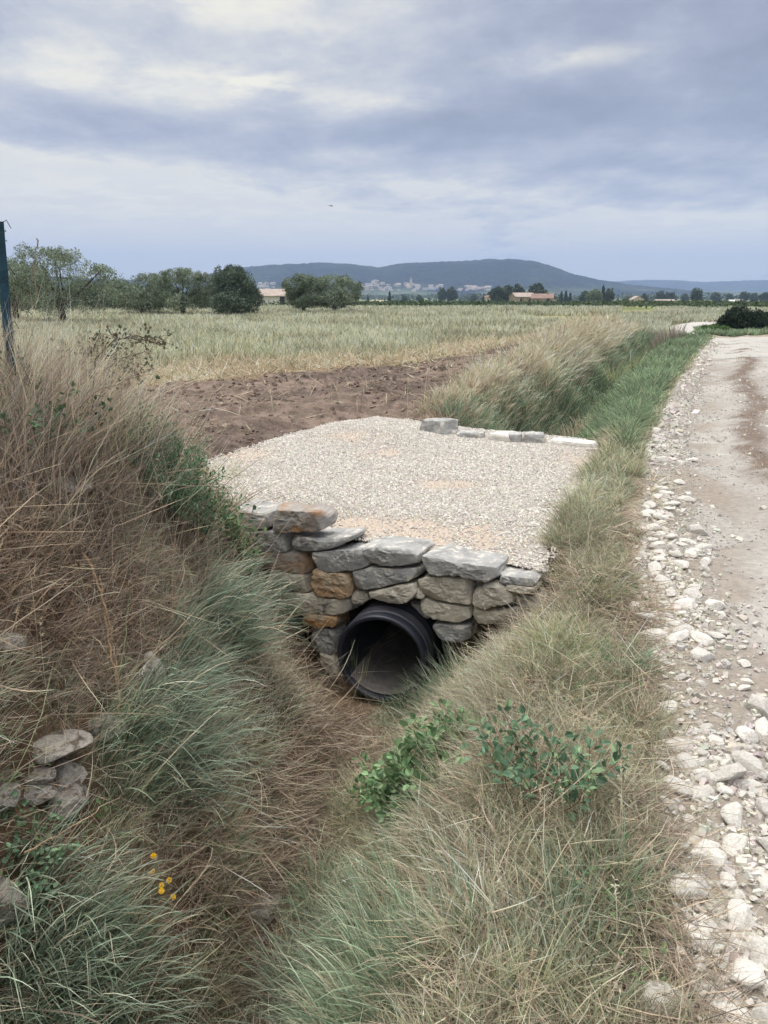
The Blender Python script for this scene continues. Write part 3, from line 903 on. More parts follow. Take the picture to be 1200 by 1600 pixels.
rock('boulder', 1142, 519, .45, 'small pale boulder left of the dark bush by the road junction', 'boulder', m=M_WHITE, seed=516, sz=.6, rz=.9, sink=.15)

# white stones along the road: the largest 285 are things --------------------
def scatter_stones():
    r = np.random.default_rng(77)
    protos = []
    for k in range(14):
        V, F = rock_mesh(600 + k, 1, r.uniform(.65, .95), r.uniform(.42, .68), sub=3, cuts=16, rough=.12, cutmin=.55)
        me = np_mesh('roadside_stone', V, F, smooth=False); me.materials.append(M_WHITE); protos.append(me)
    named = [  # u, v, diameter m, label
        (1137, 1588, .115, 'pale rounded stone at the very bottom of the photo beside the verge'),
        (1112, 1593, .08, 'smaller stone touching the left side of the bottommost rounded stone'),
        (1190, 1500, .13, 'large white stone at the lower right corner of the road edge'),
        (1192, 1545, .08, 'white stone just below the large one at the lower right corner'),
        (1092, 1250, .12, 'big flat white stone left of the rutted track at the verge'),
        (1100, 1218, .11, 'flat cream stone just above the big flat one at the verge'),
        (1095, 1335, .13, 'long slanting white stone half buried at the verge'),
        (1120, 1355, .10, 'long white stone end to end with the slanting one'),
        (1070, 1315, .08, 'round white stone left of the slanting long one'),
        (1140, 1400, .10, 'egg shaped cream stone standing clear of the verge'),
        (1060, 1400, .08, 'white stone tucked into the grass at the verge left of the egg shaped one'),
        (1138, 1195, .12, 'large cream cobble on the inner side of the stone belt'),
        (1060, 980, .09, 'upright white stone where the stone belt narrows'),
        (1030, 1028, .10, 'flat white stone nearest the dry verge grass'),
        (1138, 1085, .07, 'round grey white pebble on the bare track'),
        (1114, 827, .10, 'single dark shadowed stone lying alone in the wheel track'),
        (1180, 1325, .09, 'white cobble in the right part of the near road'),
        (1190, 1372, .09, 'white cobble at the right frame edge of the near road'),
        (1165, 1232, .10, 'flat stone sunk in the near wheel rut'),
        (1185, 1215, .09, 'pale stone at the frame edge beside the near wheel rut'),
        (943, 835, .10, 'white stone peeping out of the verge grass beside the gravel crossing'),
        (985, 842, .08, 'small white stone in the verge between grass and road'),
        (1010, 875, .09, 'white stone at the top of the roadside stone belt'),
        (1000, 1160, .08, 'pale stone showing through the verge grass'),
        (1030, 1580, .16, 'dusty flat stone half hidden in the grass at the bottom edge'),
    ]
    n_thing = 0
    for (u, v, d, lab) in named:
        p = P(u, v)
        k = n_thing % 14
        o = bpy.data.objects.new('roadside_stone', protos[k]); COL.objects.link(o)
        o.scale = (d / 2 * 1.15, d / 2, d / 2); o.rotation_euler = (r.normal() * .15, r.normal() * .15, r.uniform(0, 6.28))
        o.location = (p[0], p[1], p[2] + d * .10)
        tag(o, lab, 'stone', 'white stones along the road edge'); n_thing += 1
    cand = []
    tries = 0
    while len(cand) < 16000 and tries < 400000:
        tries += 1
        y = 1.0 + 26 * r.random() ** 2.5
        w = r.random()
        e = float(itp(y, _E))
        if y < 5.4: off = abs(r.normal()) * .26 + r.uniform(-.08, .05)
        else: off = abs(r.normal()) * .20 - .02
        if w > .55: off = r.uniform(-.05, 2.75)
        if y < 3.2 and w > .35: off = r.uniform(-.02, 1.6)
        if y > 3.0 and off > .55 and r.random() < .6: continue
        x = e + off
        size = min(.13, .019 * (1 + r.pareto(2.0)))
        if y > 4 and off > .45: size = min(size, .05)
        if y > 5.0 and r.random() < .45: continue
        if off > .35 and y > 3.0 and not (1.0 < off < 1.45) and r.random() < .55: size *= .6
        cand.append((x, y, size))
    A = np.array(cand)
    bare = (fbm(A[:, 0] * 2.5, A[:, 1] * 2.5, oct=3, seed=68) < .47) & (r.random(len(A)) < .72); A = A[~bare]
    z = surf(A[:, 0], A[:, 1])
    p = np.concatenate([A[:, :2], z[:, None]], 1)
    ok = cull(p, 1.05); A, p = A[ok], p[ok]
    score = A[:, 2] / np.linalg.norm(p - CAM, axis=1)
    order = np.argsort(-score)
    placed = []
    things = []; rest = []
    for i in order:
        x, y, s = A[i]
        if s > .035 and any((x - q[0]) ** 2 + (y - q[1]) ** 2 < (.42 * (s + q[2])) ** 2 for q in placed[:900]): continue
        placed.append((x, y, s))
        (things if len(things) < 245 and s > .03 else rest).append(i)
    for i in things:
        x, y, s = A[i]; k = r.integers(14)
        o = bpy.data.objects.new('roadside_stone', protos[k]); COL.objects.link(o)
        o.scale = (s / 2 * r.uniform(.95, 1.35), s / 2, s / 2 * r.uniform(.7, 1.1)); o.rotation_euler = (r.normal() * .2, r.normal() * .2, r.uniform(0, 6.28))
        o.location = (x, y, p[i, 2] + s * r.uniform(.02, .16))
        if y < 2.0: lab = 'white limestone cobble in the near stretch of the stony road edge'
        elif y < 3.2: lab = 'white limestone cobble in the stone belt beside the middle verge grass'
        elif y < 5.5: lab = 'pale limestone lump in the stone belt level with the gravel crossing'
        else: lab = 'small pale stone on the farther stretch of the track'
        tag(o, lab, 'stone', {0: 'cobbles of the near road edge', 1: 'cobbles of the middle road edge', 2: 'stones level with the gravel crossing', 3: 'stones on the farther track'}[0 if y < 2 else 1 if y < 3.2 else 2 if y < 5.5 else 3])
    idx = np.array(rest); Q = p[idx]; s = A[idx, 2]
    pebbles('road_stones', Q + np.array([0, 0, .004]), s / 2, M_CHIP, r, np.array(srgb(196, 190, 180)), .12)
    # fine chippings everywhere on the road
    n = 110000
    y = .9 + 15 * r.random(n) ** 1.7; off = r.uniform(-.12, 2.8, n); edge_bias = r.random(n) < .45
    off = np.where(edge_bias, np.abs(r.normal(0, .28, n)) - .05, off)
    strip = np.abs(off - 1.22) < .2
    x = itp(y, _E) + off
    q = np.stack([x, y, surf(x, y) + .001], -1); inner = (off > .42) & (off < 1.05) | (off > 1.4) & (off < 2.5)
    k = cull(q, 1.05) & ~(strip & (r.random(n) < .85) & (y > 3.5)) & ~(inner & (r.random(n) < np.where(y > 2.6, .82, .4))) & ~(~inner & (r.random(n) < .35))
    k &= ~((fbm(x * 2.5, y * 2.5, oct=3, seed=68) < .46) & (r.random(n) < .7))
    sz = (.003 + .008 * r.random(n) ** 4) * np.clip(y / 5, 1, 2)
    pebbles('road_chippings', q[k], sz[k], M_CHIP, r, np.array(srgb(184, 178, 168)), .18)

OCT_V = np.array([(1, 0, 0), (-1, 0, 0), (0, 1, 0), (0, -1, 0), (0, 0, 1), (0, 0, -1)], float)
OCT_F = np.array([(0, 2, 4), (2, 1, 4), (1, 3, 4), (3, 0, 4), (2, 0, 5), (1, 2, 5), (3, 1, 5), (0, 3, 5)])
CUBE_V = np.array([(sx, sy, sz) for sz in (-1, 1) for sy in (-1, 1) for sx in (-1, 1)], float) * .72
CUBE_F = np.array([(0, 2, 3, 1), (4, 5, 7, 6), (0, 1, 5, 4), (2, 6, 7, 3), (0, 4, 6, 2), (1, 3, 7, 5)])
M_CHIP = mat('limestone_chips', attr=True, var=.12, vscale=60, rough=.9, spec=.15)
def pebbles(name, pos, rad, m, r, base, cvar, flat=.65, cube=True):
    n = len(pos)
    TV, TF = (CUBE_V, CUBE_F) if cube else (OCT_V, OCT_F)
    v = TV[None] * (1 + .35 * r.uniform(-1, 1, (n, len(TV), 3)))
    v = v * np.stack([r.uniform(.8, 1.35, n), r.uniform(.7, 1.1, n), r.uniform(.5, .9, n) * flat / .65], -1)[:, None]
    q = r.normal(size=(n, 4)); q[:, 1:3] *= .45; q /= np.linalg.norm(q, axis=1)[:, None]
    w, x, y, z = q.T
    R = np.stack([1 - 2 * (y * y + z * z), 2 * (x * y - z * w), 2 * (x * z + y * w), 2 * (x * y + z * w), 1 - 2 * (x * x + z * z), 2 * (y * z - x * w),
                  2 * (x * z - y * w), 2 * (y * z + x * w), 1 - 2 * (x * x + y * y)], -1).reshape(n, 3, 3)
    v = np.einsum('nij,nkj->nki', R, v) * np.asarray(rad)[:, None, None] + pos[:, None]
    F = (TF[None] + (np.arange(n) * len(TV))[:, None, None]).reshape(-1, TF.shape[1])
    c = base[None] * (1 + cvar * r.normal(size=(n, 1))) * (1 + .03 * r.normal(size=(n, 3)))
    c = np.clip(np.repeat(c, len(TV), 0), .03, .85)
    o = link_mesh(name, np_mesh(name, v.reshape(-1, 3), F, col=c), m)
    tag(o, kind='stuff'); return o
scatter_stones()

def platform_gravel():
    r = np.random.default_rng(42)
    n = 190000
    x = r.uniform(-1.95, 2.6, n); y = r.uniform(4.3, 10.6, n)
    wob = .09 * (fbm(x * 3, y * 3, oct=3, seed=93) - .5)
    sd = poly_sd(x, y, PLAT) + wob
    k = (sd > -.02 - .06 * r.random(n) ** 3); x, y, sd = x[k], y[k], sd[k]
    s = sandy(x, y)
    k = r.random(len(x)) > s * .82; x, y, sd, s = x[k], y[k], sd[k], s[k]
    z = plat_z(x, y)
    rim = (y > 5.7) & ~((x > .4) & (y > 8.0) & (x < 2.3))
    z = np.where(rim, lerp(terrain(x, y) + .012, z, sstep(sd, 0, .3)), z)
    z = np.where(sd < 0, terrain(x, y) + .01, z)
    rad = .0052 + .0060 * r.random(len(x)) ** 2
    pos = np.stack([x, y, z + rad * .3], -1)
    pebbles('crushed_gravel', pos, rad, M_CHIP, r, np.array(srgb(207, 201, 191)), .18)
platform_gravel()
# ------------------------------------------------------------------ blades, leaves, twigs
M_BLADE = mat('grass_blades', attr=True, var=.12, vscale=30, vdetail=1, rough=.62, transl=.32, spec=.25)
M_LEAF = mat('leaves', attr=True, var=.15, vscale=30, vdetail=1, rough=.55, transl=.2, spec=.35)
M_STEM = mat('woody_stems', attr=True, var=.25, vscale=40, rough=.85)

def blade_arrays(base, az, lean, droop, L, W, c0, c1, r, seg=4, wig=.12, power=1.3):
    n = len(base)
    t = np.arange(seg + 1) / seg
    ang = lean[:, None] + droop[:, None] * t[None] ** power
    ang = np.minimum(ang, 2.7)
    azk = az[:, None] + wig * r.normal(size=(n, 1)) * t[None] * 3 + wig * r.normal(size=(n, seg + 1)).cumsum(1) * .6
    d = np.stack([np.sin(ang) * np.cos(azk), np.sin(ang) * np.sin(azk), np.cos(ang)], -1)
    step = d[:, :-1] * (L / seg)[:, None, None]
    pos = np.concatenate([base[:, None], base[:, None] + step.cumsum(1)], 1)
    perp = np.stack([-np.sin(azk), np.cos(azk), np.zeros_like(azk)], -1)
    oth = np.cross(d, perp)
    tw = r.uniform(0, math.pi, n)[:, None, None]
    side = perp * np.cos(tw) + oth * np.sin(tw)
    prof = np.interp(t, [0, .3, .7, 1], [.75, 1, .7, .12])
    off = side * (W[:, None] * prof[None] * .5)[..., None]
    v = np.stack([pos - off, pos + off], 2).reshape(n, -1, 3)
    k = 2 * (seg + 1)
    q = np.array([(2 * i, 2 * i + 1, 2 * i + 3, 2 * i + 2) for i in range(seg)])
    F = (q[None] + (np.arange(n) * k)[:, None, None]).reshape(-1, 4)
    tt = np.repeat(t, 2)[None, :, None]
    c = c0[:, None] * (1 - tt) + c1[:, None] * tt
    return v.reshape(-1, 3), F, c.reshape(-1, 3)

def leaf_arrays(pos, dirv, up, size, col, asp=.55, fold=.25, lobes=False):
    """ovate folded leaves: six corners each"""
    n = len(pos)
    d = dirv / np.linalg.norm(dirv, axis=1)[:, None]
    s = np.cross(d, up); s /= np.maximum(np.linalg.norm(s, axis=1), 1e-6)[:, None]
    u = np.cross(s, d)
    S = size[:, None]
    pts = [pos, pos + d * S * .35 + s * S * asp * .5 + u * S * fold * .4, pos + d * S * .75 + s * S * asp * .38 + u * S * fold * .25, pos + d * S * 1.0 - u * S * .08,
           pos + d * S * .75 - s * S * asp * .38 + u * S * fold * .25, pos + d * S * .35 - s * S * asp * .5 + u * S * fold * .4]
    v = np.stack(pts, 1).reshape(-1, 3)
    F = (np.array([(0, 1, 2, 3), (0, 3, 4, 5)])[None] + (np.arange(n) * 6)[:, None, None]).reshape(-1, 4)
    return v, F, np.repeat(col, 6, 0)

def merge(parts):
    V, F, C = [], [], []; b = 0
    for v, f, c in parts:
        V.append(v); F.append(f + b); C.append(c); b += len(v)
    return np.concatenate(V), np.concatenate(F), np.concatenate(C)

def S(*a): return np.array(srgb(*a))
PAL = {
    'strawv': [((128, 120, 96), (186, 178, 150), 4), ((112, 100, 80), (168, 154, 126), 3), ((104, 110, 80), (156, 156, 120), 3), ((90, 108, 78), (132, 148, 112), 3.4)],  # (base, tip) colour pairs with weights
    'straw': [((142, 124, 96), (192, 176, 144), 5), ((120, 100, 76), (174, 152, 116), 3), ((112, 110, 78), (160, 154, 112), 2), ((100, 112, 74), (134, 142, 100), 1.2)],
    'brown': [((120, 96, 74), (178, 148, 116), 5), ((96, 82, 68), (148, 126, 106), 4), ((130, 108, 84), (182, 158, 126), 3), ((92, 98, 66), (120, 122, 84), .8)],
    'mauve': [((100, 88, 80), (146, 130, 116), 5), ((84, 74, 68), (126, 112, 102), 3), ((120, 102, 86), (160, 140, 118), 2), ((78, 90, 66), (100, 110, 80), 1)],
    'olive': [((96, 104, 70), (150, 154, 114), 4), ((110, 112, 78), (158, 154, 114), 3), ((76, 96, 66), (112, 130, 92), 3), ((140, 122, 92), (188, 170, 132), 2.2)],
    'green': [((70, 92, 62), (118, 144, 106), 5), ((62, 84, 60), (102, 130, 98), 4), ((84, 104, 72), (136, 154, 118), 3), ((130, 118, 90), (176, 162, 128), 1.2)],
    'bright': [((66, 90, 54), (100, 128, 84), 5), ((82, 104, 64), (122, 144, 98), 3), ((58, 78, 52), (88, 112, 78), 3), ((110, 112, 78), (146, 146, 108), 1)],
    'reed': [((50, 68, 46), (82, 106, 74), 5), ((58, 78, 52), (98, 120, 84), 3), ((104, 94, 70), (146, 130, 100), 1.5)],
    'litter': [((118, 100, 82), (154, 134, 112), 5), ((96, 84, 70), (134, 118, 100), 4), ((138, 116, 88), (176, 152, 120), 2)],
    'meadow': [((110, 114, 82), (152, 154, 120), 4), ((92, 102, 74), (128, 138, 106), 4), ((148, 138, 104), (192, 180, 146), 4)],
}
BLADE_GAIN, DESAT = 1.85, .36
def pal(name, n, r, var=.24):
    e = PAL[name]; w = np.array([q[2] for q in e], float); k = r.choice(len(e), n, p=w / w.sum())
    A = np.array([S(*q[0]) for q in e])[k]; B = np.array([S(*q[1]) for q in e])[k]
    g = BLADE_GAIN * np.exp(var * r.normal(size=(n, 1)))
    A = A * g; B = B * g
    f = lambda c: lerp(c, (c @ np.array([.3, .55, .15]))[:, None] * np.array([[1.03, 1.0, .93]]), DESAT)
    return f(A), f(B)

TYPES = {  # per type: palette, L range, width, lean, droop, share kept
    'straw':  dict(pal='strawv', L=(.07, .24), W=.0026, lean=(.2, 1.35), droop=(.0, 1.4), dens=1.0),
    'brown':  dict(pal='brown', L=(.06, .22), W=.0026, lean=(.4, 1.55), droop=(-.2, 1.2), dens=1.0),
    'mauve':  dict(pal='mauve', L=(.10, .32), W=.0028, lean=(.3, 1.5), droop=(-.3, 1.0), dens=1.1),
    'olive':  dict(pal='olive', L=(.06, .21), W=.0026, lean=(.1, 1.1), droop=(.1, 1.4), dens=1.0),
    'green':  dict(pal='green', L=(.10, .27), W=.0036, lean=(.1, .7), droop=(.6, 1.7), dens=.9),
    'bright': dict(pal='bright', L=(.14, .34), W=.0038, lean=(.1, .6), droop=(.5, 1.5), dens=1.1),
    'short':  dict(pal='olive', L=(.06, .16), W=.0026, lean=(.2, 1.0), droop=(.2, 1.0), dens=.8),
    'litter': dict(pal='litter', L=(.08, .26), W=.0026, lean=(1.2, 1.55), droop=(-.1, .25), dens=1.0),
}
ZONES = [
 (30,620,'mauve'),(110,640,'mauve'),(170,640,'mauve'),(100,700,'mauve'),(230,680,'brown'),(40,800,'brown'),(120,850,'brown'),(200,880,'brown'),(280,890,'straw'),(300,780,'olive'),(330,740,'olive'),
 (60,950,'brown'),(330,980,'olive'),(420,900,'olive'),(450,980,'olive'),(340,1060,'straw'),(200,1000,'brown'),(100,1080,'brown'),(180,1080,'straw'),(60,1120,'straw'),(250,1120,'straw'),
 (440,1100,'straw'),(490,1080,'litter'),(540,1150,'litter'),(470,1180,'litter'),(530,1230,'litter'),(500,1300,'litter'),(250,1230,'straw'),(330,1200,'straw'),(60,1290,'straw'),(150,1300,'olive'),(330,1300,'brown'),
 (430,1340,'litter'),(400,1400,'litter'),(60,1450,'brown'),(150,1400,'olive'),(220,1440,'brown'),(100,1520,'green'),(200,1510,'olive'),(30,1570,'green'),(300,1500,'olive'),(330,1570,'olive'),
 (420,1480,'litter'),(450,1530,'litter'),(400,1590,'litter'),(480,1430,'olive'),(500,1560,'green'),(560,1500,'green'),(620,1580,'green'),(560,1300,'olive'),(590,1370,'olive'),(680,1320,'straw'),
 (640,1420,'olive'),(720,1450,'straw'),(800,1380,'straw'),(700,1550,'olive'),(850,1500,'olive'),(800,1570,'olive'),(920,1450,'olive'),(950,1560,'olive'),(1030,1500,'short'),(1040,1560,'short'),(900,1350,'olive'),(1000,1370,'olive'),
 (620,1190,'olive'),(700,1040,'green'),(690,1110,'green'),(780,1090,'straw'),(850,1050,'olive'),(950,1050,'olive'),(900,980,'olive'),(850,950,'straw'),(820,1000,'olive'),(930,900,'olive'),(900,840,'olive'),
 (960,770,'olive'),(980,720,'olive'),(900,760,'short'),(770,1190,'straw'),(900,1180,'straw'),(980,1200,'olive'),(1010,1130,'olive'),(740,960,'green'),(700,1000,'green'),(1000,1280,'straw'),(1040,1420,'short'),(870,1270,'olive'),
]
ZP = np.array([P(u, v) for u, v, _ in ZONES]); ZT = np.array([z[2] for z in ZONES])
print('ZONES', ZP.min(0), ZP.max(0))

e_at = lambda b: itp(b[:, 1], _E)
CLEAR = [(86, 1185, .13), (80, 1220, .13), (85, 1250, .13), (5, 1255, .08), (240, 1080, .10), (245, 1120, .06), (165, 1155, .11), (95, 775, .12), (15, 1015, .10), (12, 1430, .12),
         (412, 1445, .08), (402, 1480, .06), (670, 1240, .16), (640, 1200, .08), (850, 1260, .12), (262, 800, .14), (255, 845, .16), (230, 815, .12), (300, 840, .1), (368, 885, .1), (370, 915, .08), (425, 1455, .08), (410, 1500, .08), (20, 1375, .09), (245, 1400, .07), (600, 1210, .05)]
def slope_az(x, y, e=.12):
    gx = (terrain(x + e, y, False) - terrain(x - e, y, False)) / (2 * e)
    gy = (terrain(x, y + e, False) - terrain(x, y - e, False)) / (2 * e)
    return np.arctan2(-gy, -gx), np.hypot(gx, gy)

def zone_of(x, y, z, r):
    jit = .16
    qx = x + jit * (fbm(x * 2.5, y * 2.5, oct=3, seed=101) - .5) * 4
    qy = y + jit * (fbm(x * 2.5, y * 2.5, oct=3, seed=102) - .5) * 4
    out = np.empty(len(x), dtype=object)
    scale = 1 + y * .25
    for s in range(0, len(x), 20000):
        e = slice(s, s + 20000)
        d = (qx[e, None] - ZP[None, :, 0]) ** 2 + ((qy[e, None] - ZP[None, :, 1]) * .8) ** 2 + (z[e, None] - ZP[None, :, 2]) ** 2
        d = np.sqrt(d) + .06 * r.random(d.shape)
        out[e] = ZT[d.argmin(1)]
    return out

def put_stuff(name, parts, m=None):
    V, F, C = merge(parts)
    o = link_mesh(name, np_mesh(name, V, F, col=np.clip(C, .005, .8)), m or M_BLADE)
    tag(o, kind='stuff'); return o

def near_grass():
    r = np.random.default_rng(3)
    n = 900000
    y = .7 + 8.5 * r.random(n) ** 1.35
    x = r.uniform(-4.2, 3.2, n)
    keep = r.random(n) < np.minimum(1, 1.9 / (.7 + .45 * y))
    x, y = x[keep], y[keep]
    e = road_e(y)
    sd = poly_sd(x, y, PLAT)
    wob = .12 * (fbm(x * 2, y * 2, oct=3, seed=111) - .5)
    c = ditch_c(y)
    lim = e + .0 + wob - np.where(y > 5.2, .18, 0)
    ok = (x < lim) & (sd < -.01 + .08 * (r.random(len(x)) ** 2) * (x > c)) & ~((y > 4.55) & (np.abs(x - c) < .42))
    # nothing grows inside the wall, or beyond it in the filled ditch
    f = (np.stack([x, y], -1) - WO) @ WN; s_ = (np.stack([x, y], -1) - WO) @ WT
    ok &= ~((f > -.04) & (f < .5) & (s_ > -1.25) & (s_ < 1.12))
    ok &= ~((f > -.02) & (y < 9.6) & (np.abs(x - c) < .9) & (y > 4.9))
    soil, straw, mead = ground_masks(x, y)
    ok &= ~((soil > .5) & (y > 5.9) & (x > -2.6 - .2 * (y - 6)) )
    x, y = x[ok], y[ok]
    z = terrain(x, y)
    p = np.stack([x, y, z], -1); k = cull(p, 1.12); x, y, z = x[k], y[k], z[k]
    zt = zone_of(x, y, z, r)
    az_s, sl = slope_az(x, y)
    # clumping
    cl = vnoise(x * 11, y * 11, seed=120) * .6 + vnoise(x * 5, y * 5, seed=121) * .4
    CL = np.array([[*P(u, v)[:2], q] for u, v, q in CLEAR])
    dd = np.min(np.hypot(x[:, None] - CL[None, :, 0], y[:, None] - CL[None, :, 1]) / CL[None, :, 2], 1)
    keep_ = (dd > 1) | (r.random(len(x)) < .06 + .5 * np.clip(dd - .6, 0, 1)); x, y, z, zt, az_s, sl, cl = (q[keep_] for q in (x, y, z, zt, az_s, sl, cl))
    groups = {'dry_grass': [], 'green_grass': [], 'ditch_litter': []}
    dist = np.sqrt(x * x + y * y + (z - 1.6) ** 2)
    for t, q in TYPES.items():
        m_ = (zt == t) & (r.random(len(x)) < q['dens'] * np.clip(.45 + 1.3 * (cl - .25), .25, 1))
        if t == 'litter': m_ = (zt == t) & (r.random(len(x)) < .8)
        n_ = int(m_.sum())
        if not n_: continue
        b = np.stack([x[m_], y[m_], z[m_] - .01], -1)
        L = r.uniform(*q['L'], n_) * (.55 + .9 * cl[m_])
        fw = -((b[:, :2] - WO) @ WN); L = L * lerp(.4, 1, sstep(e_at(b) - b[:, 0], -.05, .4)) * np.where(fw > 0, lerp(.4, 1, sstep(fw, .1, 1.0)), 1)
        if t == 'litter': b[:, 2] += r.random(n_) ** 2 * .07
        lean = r.uniform(*q['lean'], n_); dr = r.uniform(*q['droop'], n_)
        az = r.uniform(0, 2 * math.pi, n_)
        # common lean per clump plus pull down the slope
        ca = vnoise(b[:, 0] * 6, b[:, 1] * 6, seed=130) * 4 * math.pi
        vx = np.cos(az) * 1.2 + np.cos(ca) * .65 + np.cos(az_s[m_]) * np.minimum(sl[m_], 1.2) * .4
        vy = np.sin(az) * 1.2 + np.sin(ca) * .65 + np.sin(az_s[m_]) * np.minimum(sl[m_], 1.2) * .4
        az = np.arctan2(vy, vx)
        if t == 'litter': az = r.uniform(0, 2 * math.pi, n_)
        c0, c1 = pal(q['pal'], n_, r)
        pt = np.exp(.55 * (fbm(b[:, 0] * 3.1, b[:, 1] * 3.1, oct=3, seed=150) - .5) * 2)[:, None]; c0 = c0 * pt; c1 = c1 * pt
        W = q['W'] * r.uniform(.6, 1.4, n_) * np.maximum(1, dist[m_] / 3.6)
        g = 'ditch_litter' if t == 'litter' else ('green_grass' if t in ('green', 'bright', 'olive', 'short') else 'dry_grass')
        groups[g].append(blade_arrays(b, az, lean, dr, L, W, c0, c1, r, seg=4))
    # a thatch of dead bits under everything
    k = r.random(len(x)) < .42
    b = np.stack([x[k], y[k], z[k] + .05 * r.random(k.sum()) ** 2], -1); n_ = len(b)
    c0, c1 = pal('litter', n_, r)
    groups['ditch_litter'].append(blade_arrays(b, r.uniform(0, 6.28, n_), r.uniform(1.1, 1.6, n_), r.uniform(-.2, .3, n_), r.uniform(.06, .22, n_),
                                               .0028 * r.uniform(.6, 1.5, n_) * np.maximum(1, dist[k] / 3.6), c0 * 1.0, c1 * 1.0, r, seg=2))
    for g, parts in groups.items(): put_stuff(g, parts)
    print('near blades', len(x))
near_grass()

def far_grass():
    r = np.random.default_rng(5)
    # verge between far ditch and road: bright green
    parts = []
    def band(n, y0, y1, xf, pw, L, W, lean, droop, palname, extra_az=None, azw=0, zf=None, seg=3, mask=None, pp=1.6):
        y = y0 + (y1 - y0) * r.random(n) ** pp
        x = xf(y, r.random(n))
        if mask is not None:
            k = mask(x, y); x, y = x[k], y[k]
        z = terrain(x, y)
        p = np.stack([x, y, z - .01], -1); k = cull(p, 1.12); p = p[k]; x, y = x[k], y[k]; m_ = len(p)
        d = np.linalg.norm(p - CAM, axis=1)
        az = r.uniform(0, 6.28, m_)
        if azw: az = np.arctan2(np.sin(az) + azw * np.sin(extra_az), np.cos(az) + azw * np.cos(extra_az))
        c0, c1 = pal(palname, m_, r)
        cl = vnoise(x * 2.2, y * 2.2, seed=141) * .6 + .4 * vnoise(x * .8, y * .8, seed=142)
        g_ = np.exp(.9 * (fbm(x * 1.1, y * 1.1, oct=4, seed=151) - .5))[:, None]; c0 = c0 * g_; c1 = c1 * g_
        pn = (fbm(x * .35, y * .35, oct=3, seed=143)[:, None] - .5) * 1.1 + 1
        if y1 > 40: c0 = c0 * pn; c1 = c1 * pn
        LL = r.uniform(*L, m_) * (.6 + .8 * cl)
        if zf: LL = LL * lerp(zf, 1, sstep(y, 10, 19))
        return blade_arrays(p, az, r.uniform(*lean, m_), r.uniform(*droop, m_), LL, np.maximum(W, d * .0011) * r.uniform(.6, 1.3, m_), c0, c1, r, seg=seg)
    e_ = lambda y: itp(y, _E)
    verge = [band(42000, 7.9, 30, lambda y, q: lerp(ditch_r(y) - .75, e_(y) - .22, q ** .8), 1, (.08, .32), .0045, (.1, .9), (.2, 1.3), 'bright', mask=lambda x, y: (poly_sd(x, y, PLAT) < -.32) | (x > 2.55 + .3 * (y - 8))),
             band(9000, 6.8, 30, lambda y, q: lerp(ditch_r(y) - .1, e_(y) - .06, q), 1, (.08, .2), .004, (.2, .9), (.3, 1.0), 'olive')]
    put_stuff('verge_grass', verge)
    # reeds in the far ditch, green below and dry on the far lip
    reeds = [band(24000, 9.6, 31, lambda y, q: lerp(ditch_c(y) - .75, ditch_c(y) + .25, q), 1, (.20, .50), .006, (.02, .5), (.1, .9), 'reed', zf=.6),
             band(9000, 9.8, 31, lambda y, q: lerp(ditch_c(y) - .95, ditch_c(y) - .1, q), 1, (.25, .6), .006, (.05, .7), (.4, 1.3), 'green', zf=.6)]
    put_stuff('ditch_reeds', reeds)
    lip = [band(34000, 10.2, 32, lambda y, q: ditch_l(y) - .45 + .95 * q, 1, (.15, .75), .004, (.05, .9), (.2, 1.4), 'straw', mask=lambda x, y: r.random(len(x)) < (.12 + .9 * sstep(y, 10, 15)) * (.3 + 1.2 * sstep(vnoise(x * 1.3, y * 1.3, seed=9), .3, .6)), zf=.42),
           band(14000, 9.7, 32, lambda y, q: ditch_l(y) - .2 + .9 * q, 1, (.12, .45), .004, (.1, .9), (.2, 1.4), 'brown', zf=.5)]
    put_stuff('dry_ditch_grass', lip)
    # meadow beyond the cleared soil
    def mask(x, y):
        soil, straw, mead = ground_masks(x, y)
        return (r.random(len(x)) < mead * (.35 + .9 * sstep(fbm(x * .25, y * .25, oct=3, seed=47), .35, .6))) & (x < ditch_l(y) - .2)
    mead = [band(200000, 13, 75, lambda y, q: lerp(-.58 * y - 2, np.minimum(.62 * y, ditch_l(np.minimum(y, 33)) + 0 * y), q), 1, (.14, .42), .006, (.05, .6), (.1, 1.1), 'meadow', mask=mask, pp=1.5, seg=2),
            band(60000, 60, 135, lambda y, q: lerp(-.58 * y - 2, .30 * y, q), 1, (.25, .5), .01, (.05, .4), (.1, .8), 'meadow', pp=1.2, seg=2)]
    put_stuff('meadow_grass', mead)
    def smask(x, y):
        soil, straw, mead = ground_masks(x, y)
        return (r.random(len(x)) < straw * .9 + soil * .018) & (x < ditch_l(y) - .3)
    st = [band(90000, 6.2, 34, lambda y, q: lerp(-.55 * y - 1, ditch_l(y), q), 1, (.12, .4), .005, (1.0, 1.5), (-.1, .3), 'straw', mask=smask, pp=1.4, seg=2),
          band(22000, 10, 30, lambda y, q: lerp(-.55 * y - 1, ditch_l(y), q), 1, (.15, .38), .005, (.2, .9), (.2, .9), 'straw', mask=smask, pp=1.4, seg=2)]
    put_stuff('cut_straw', st)
    # rough green beyond the junction and island by the bush
    def far_right(x, y): return (x > .30 * y + 1) & (y > 30)
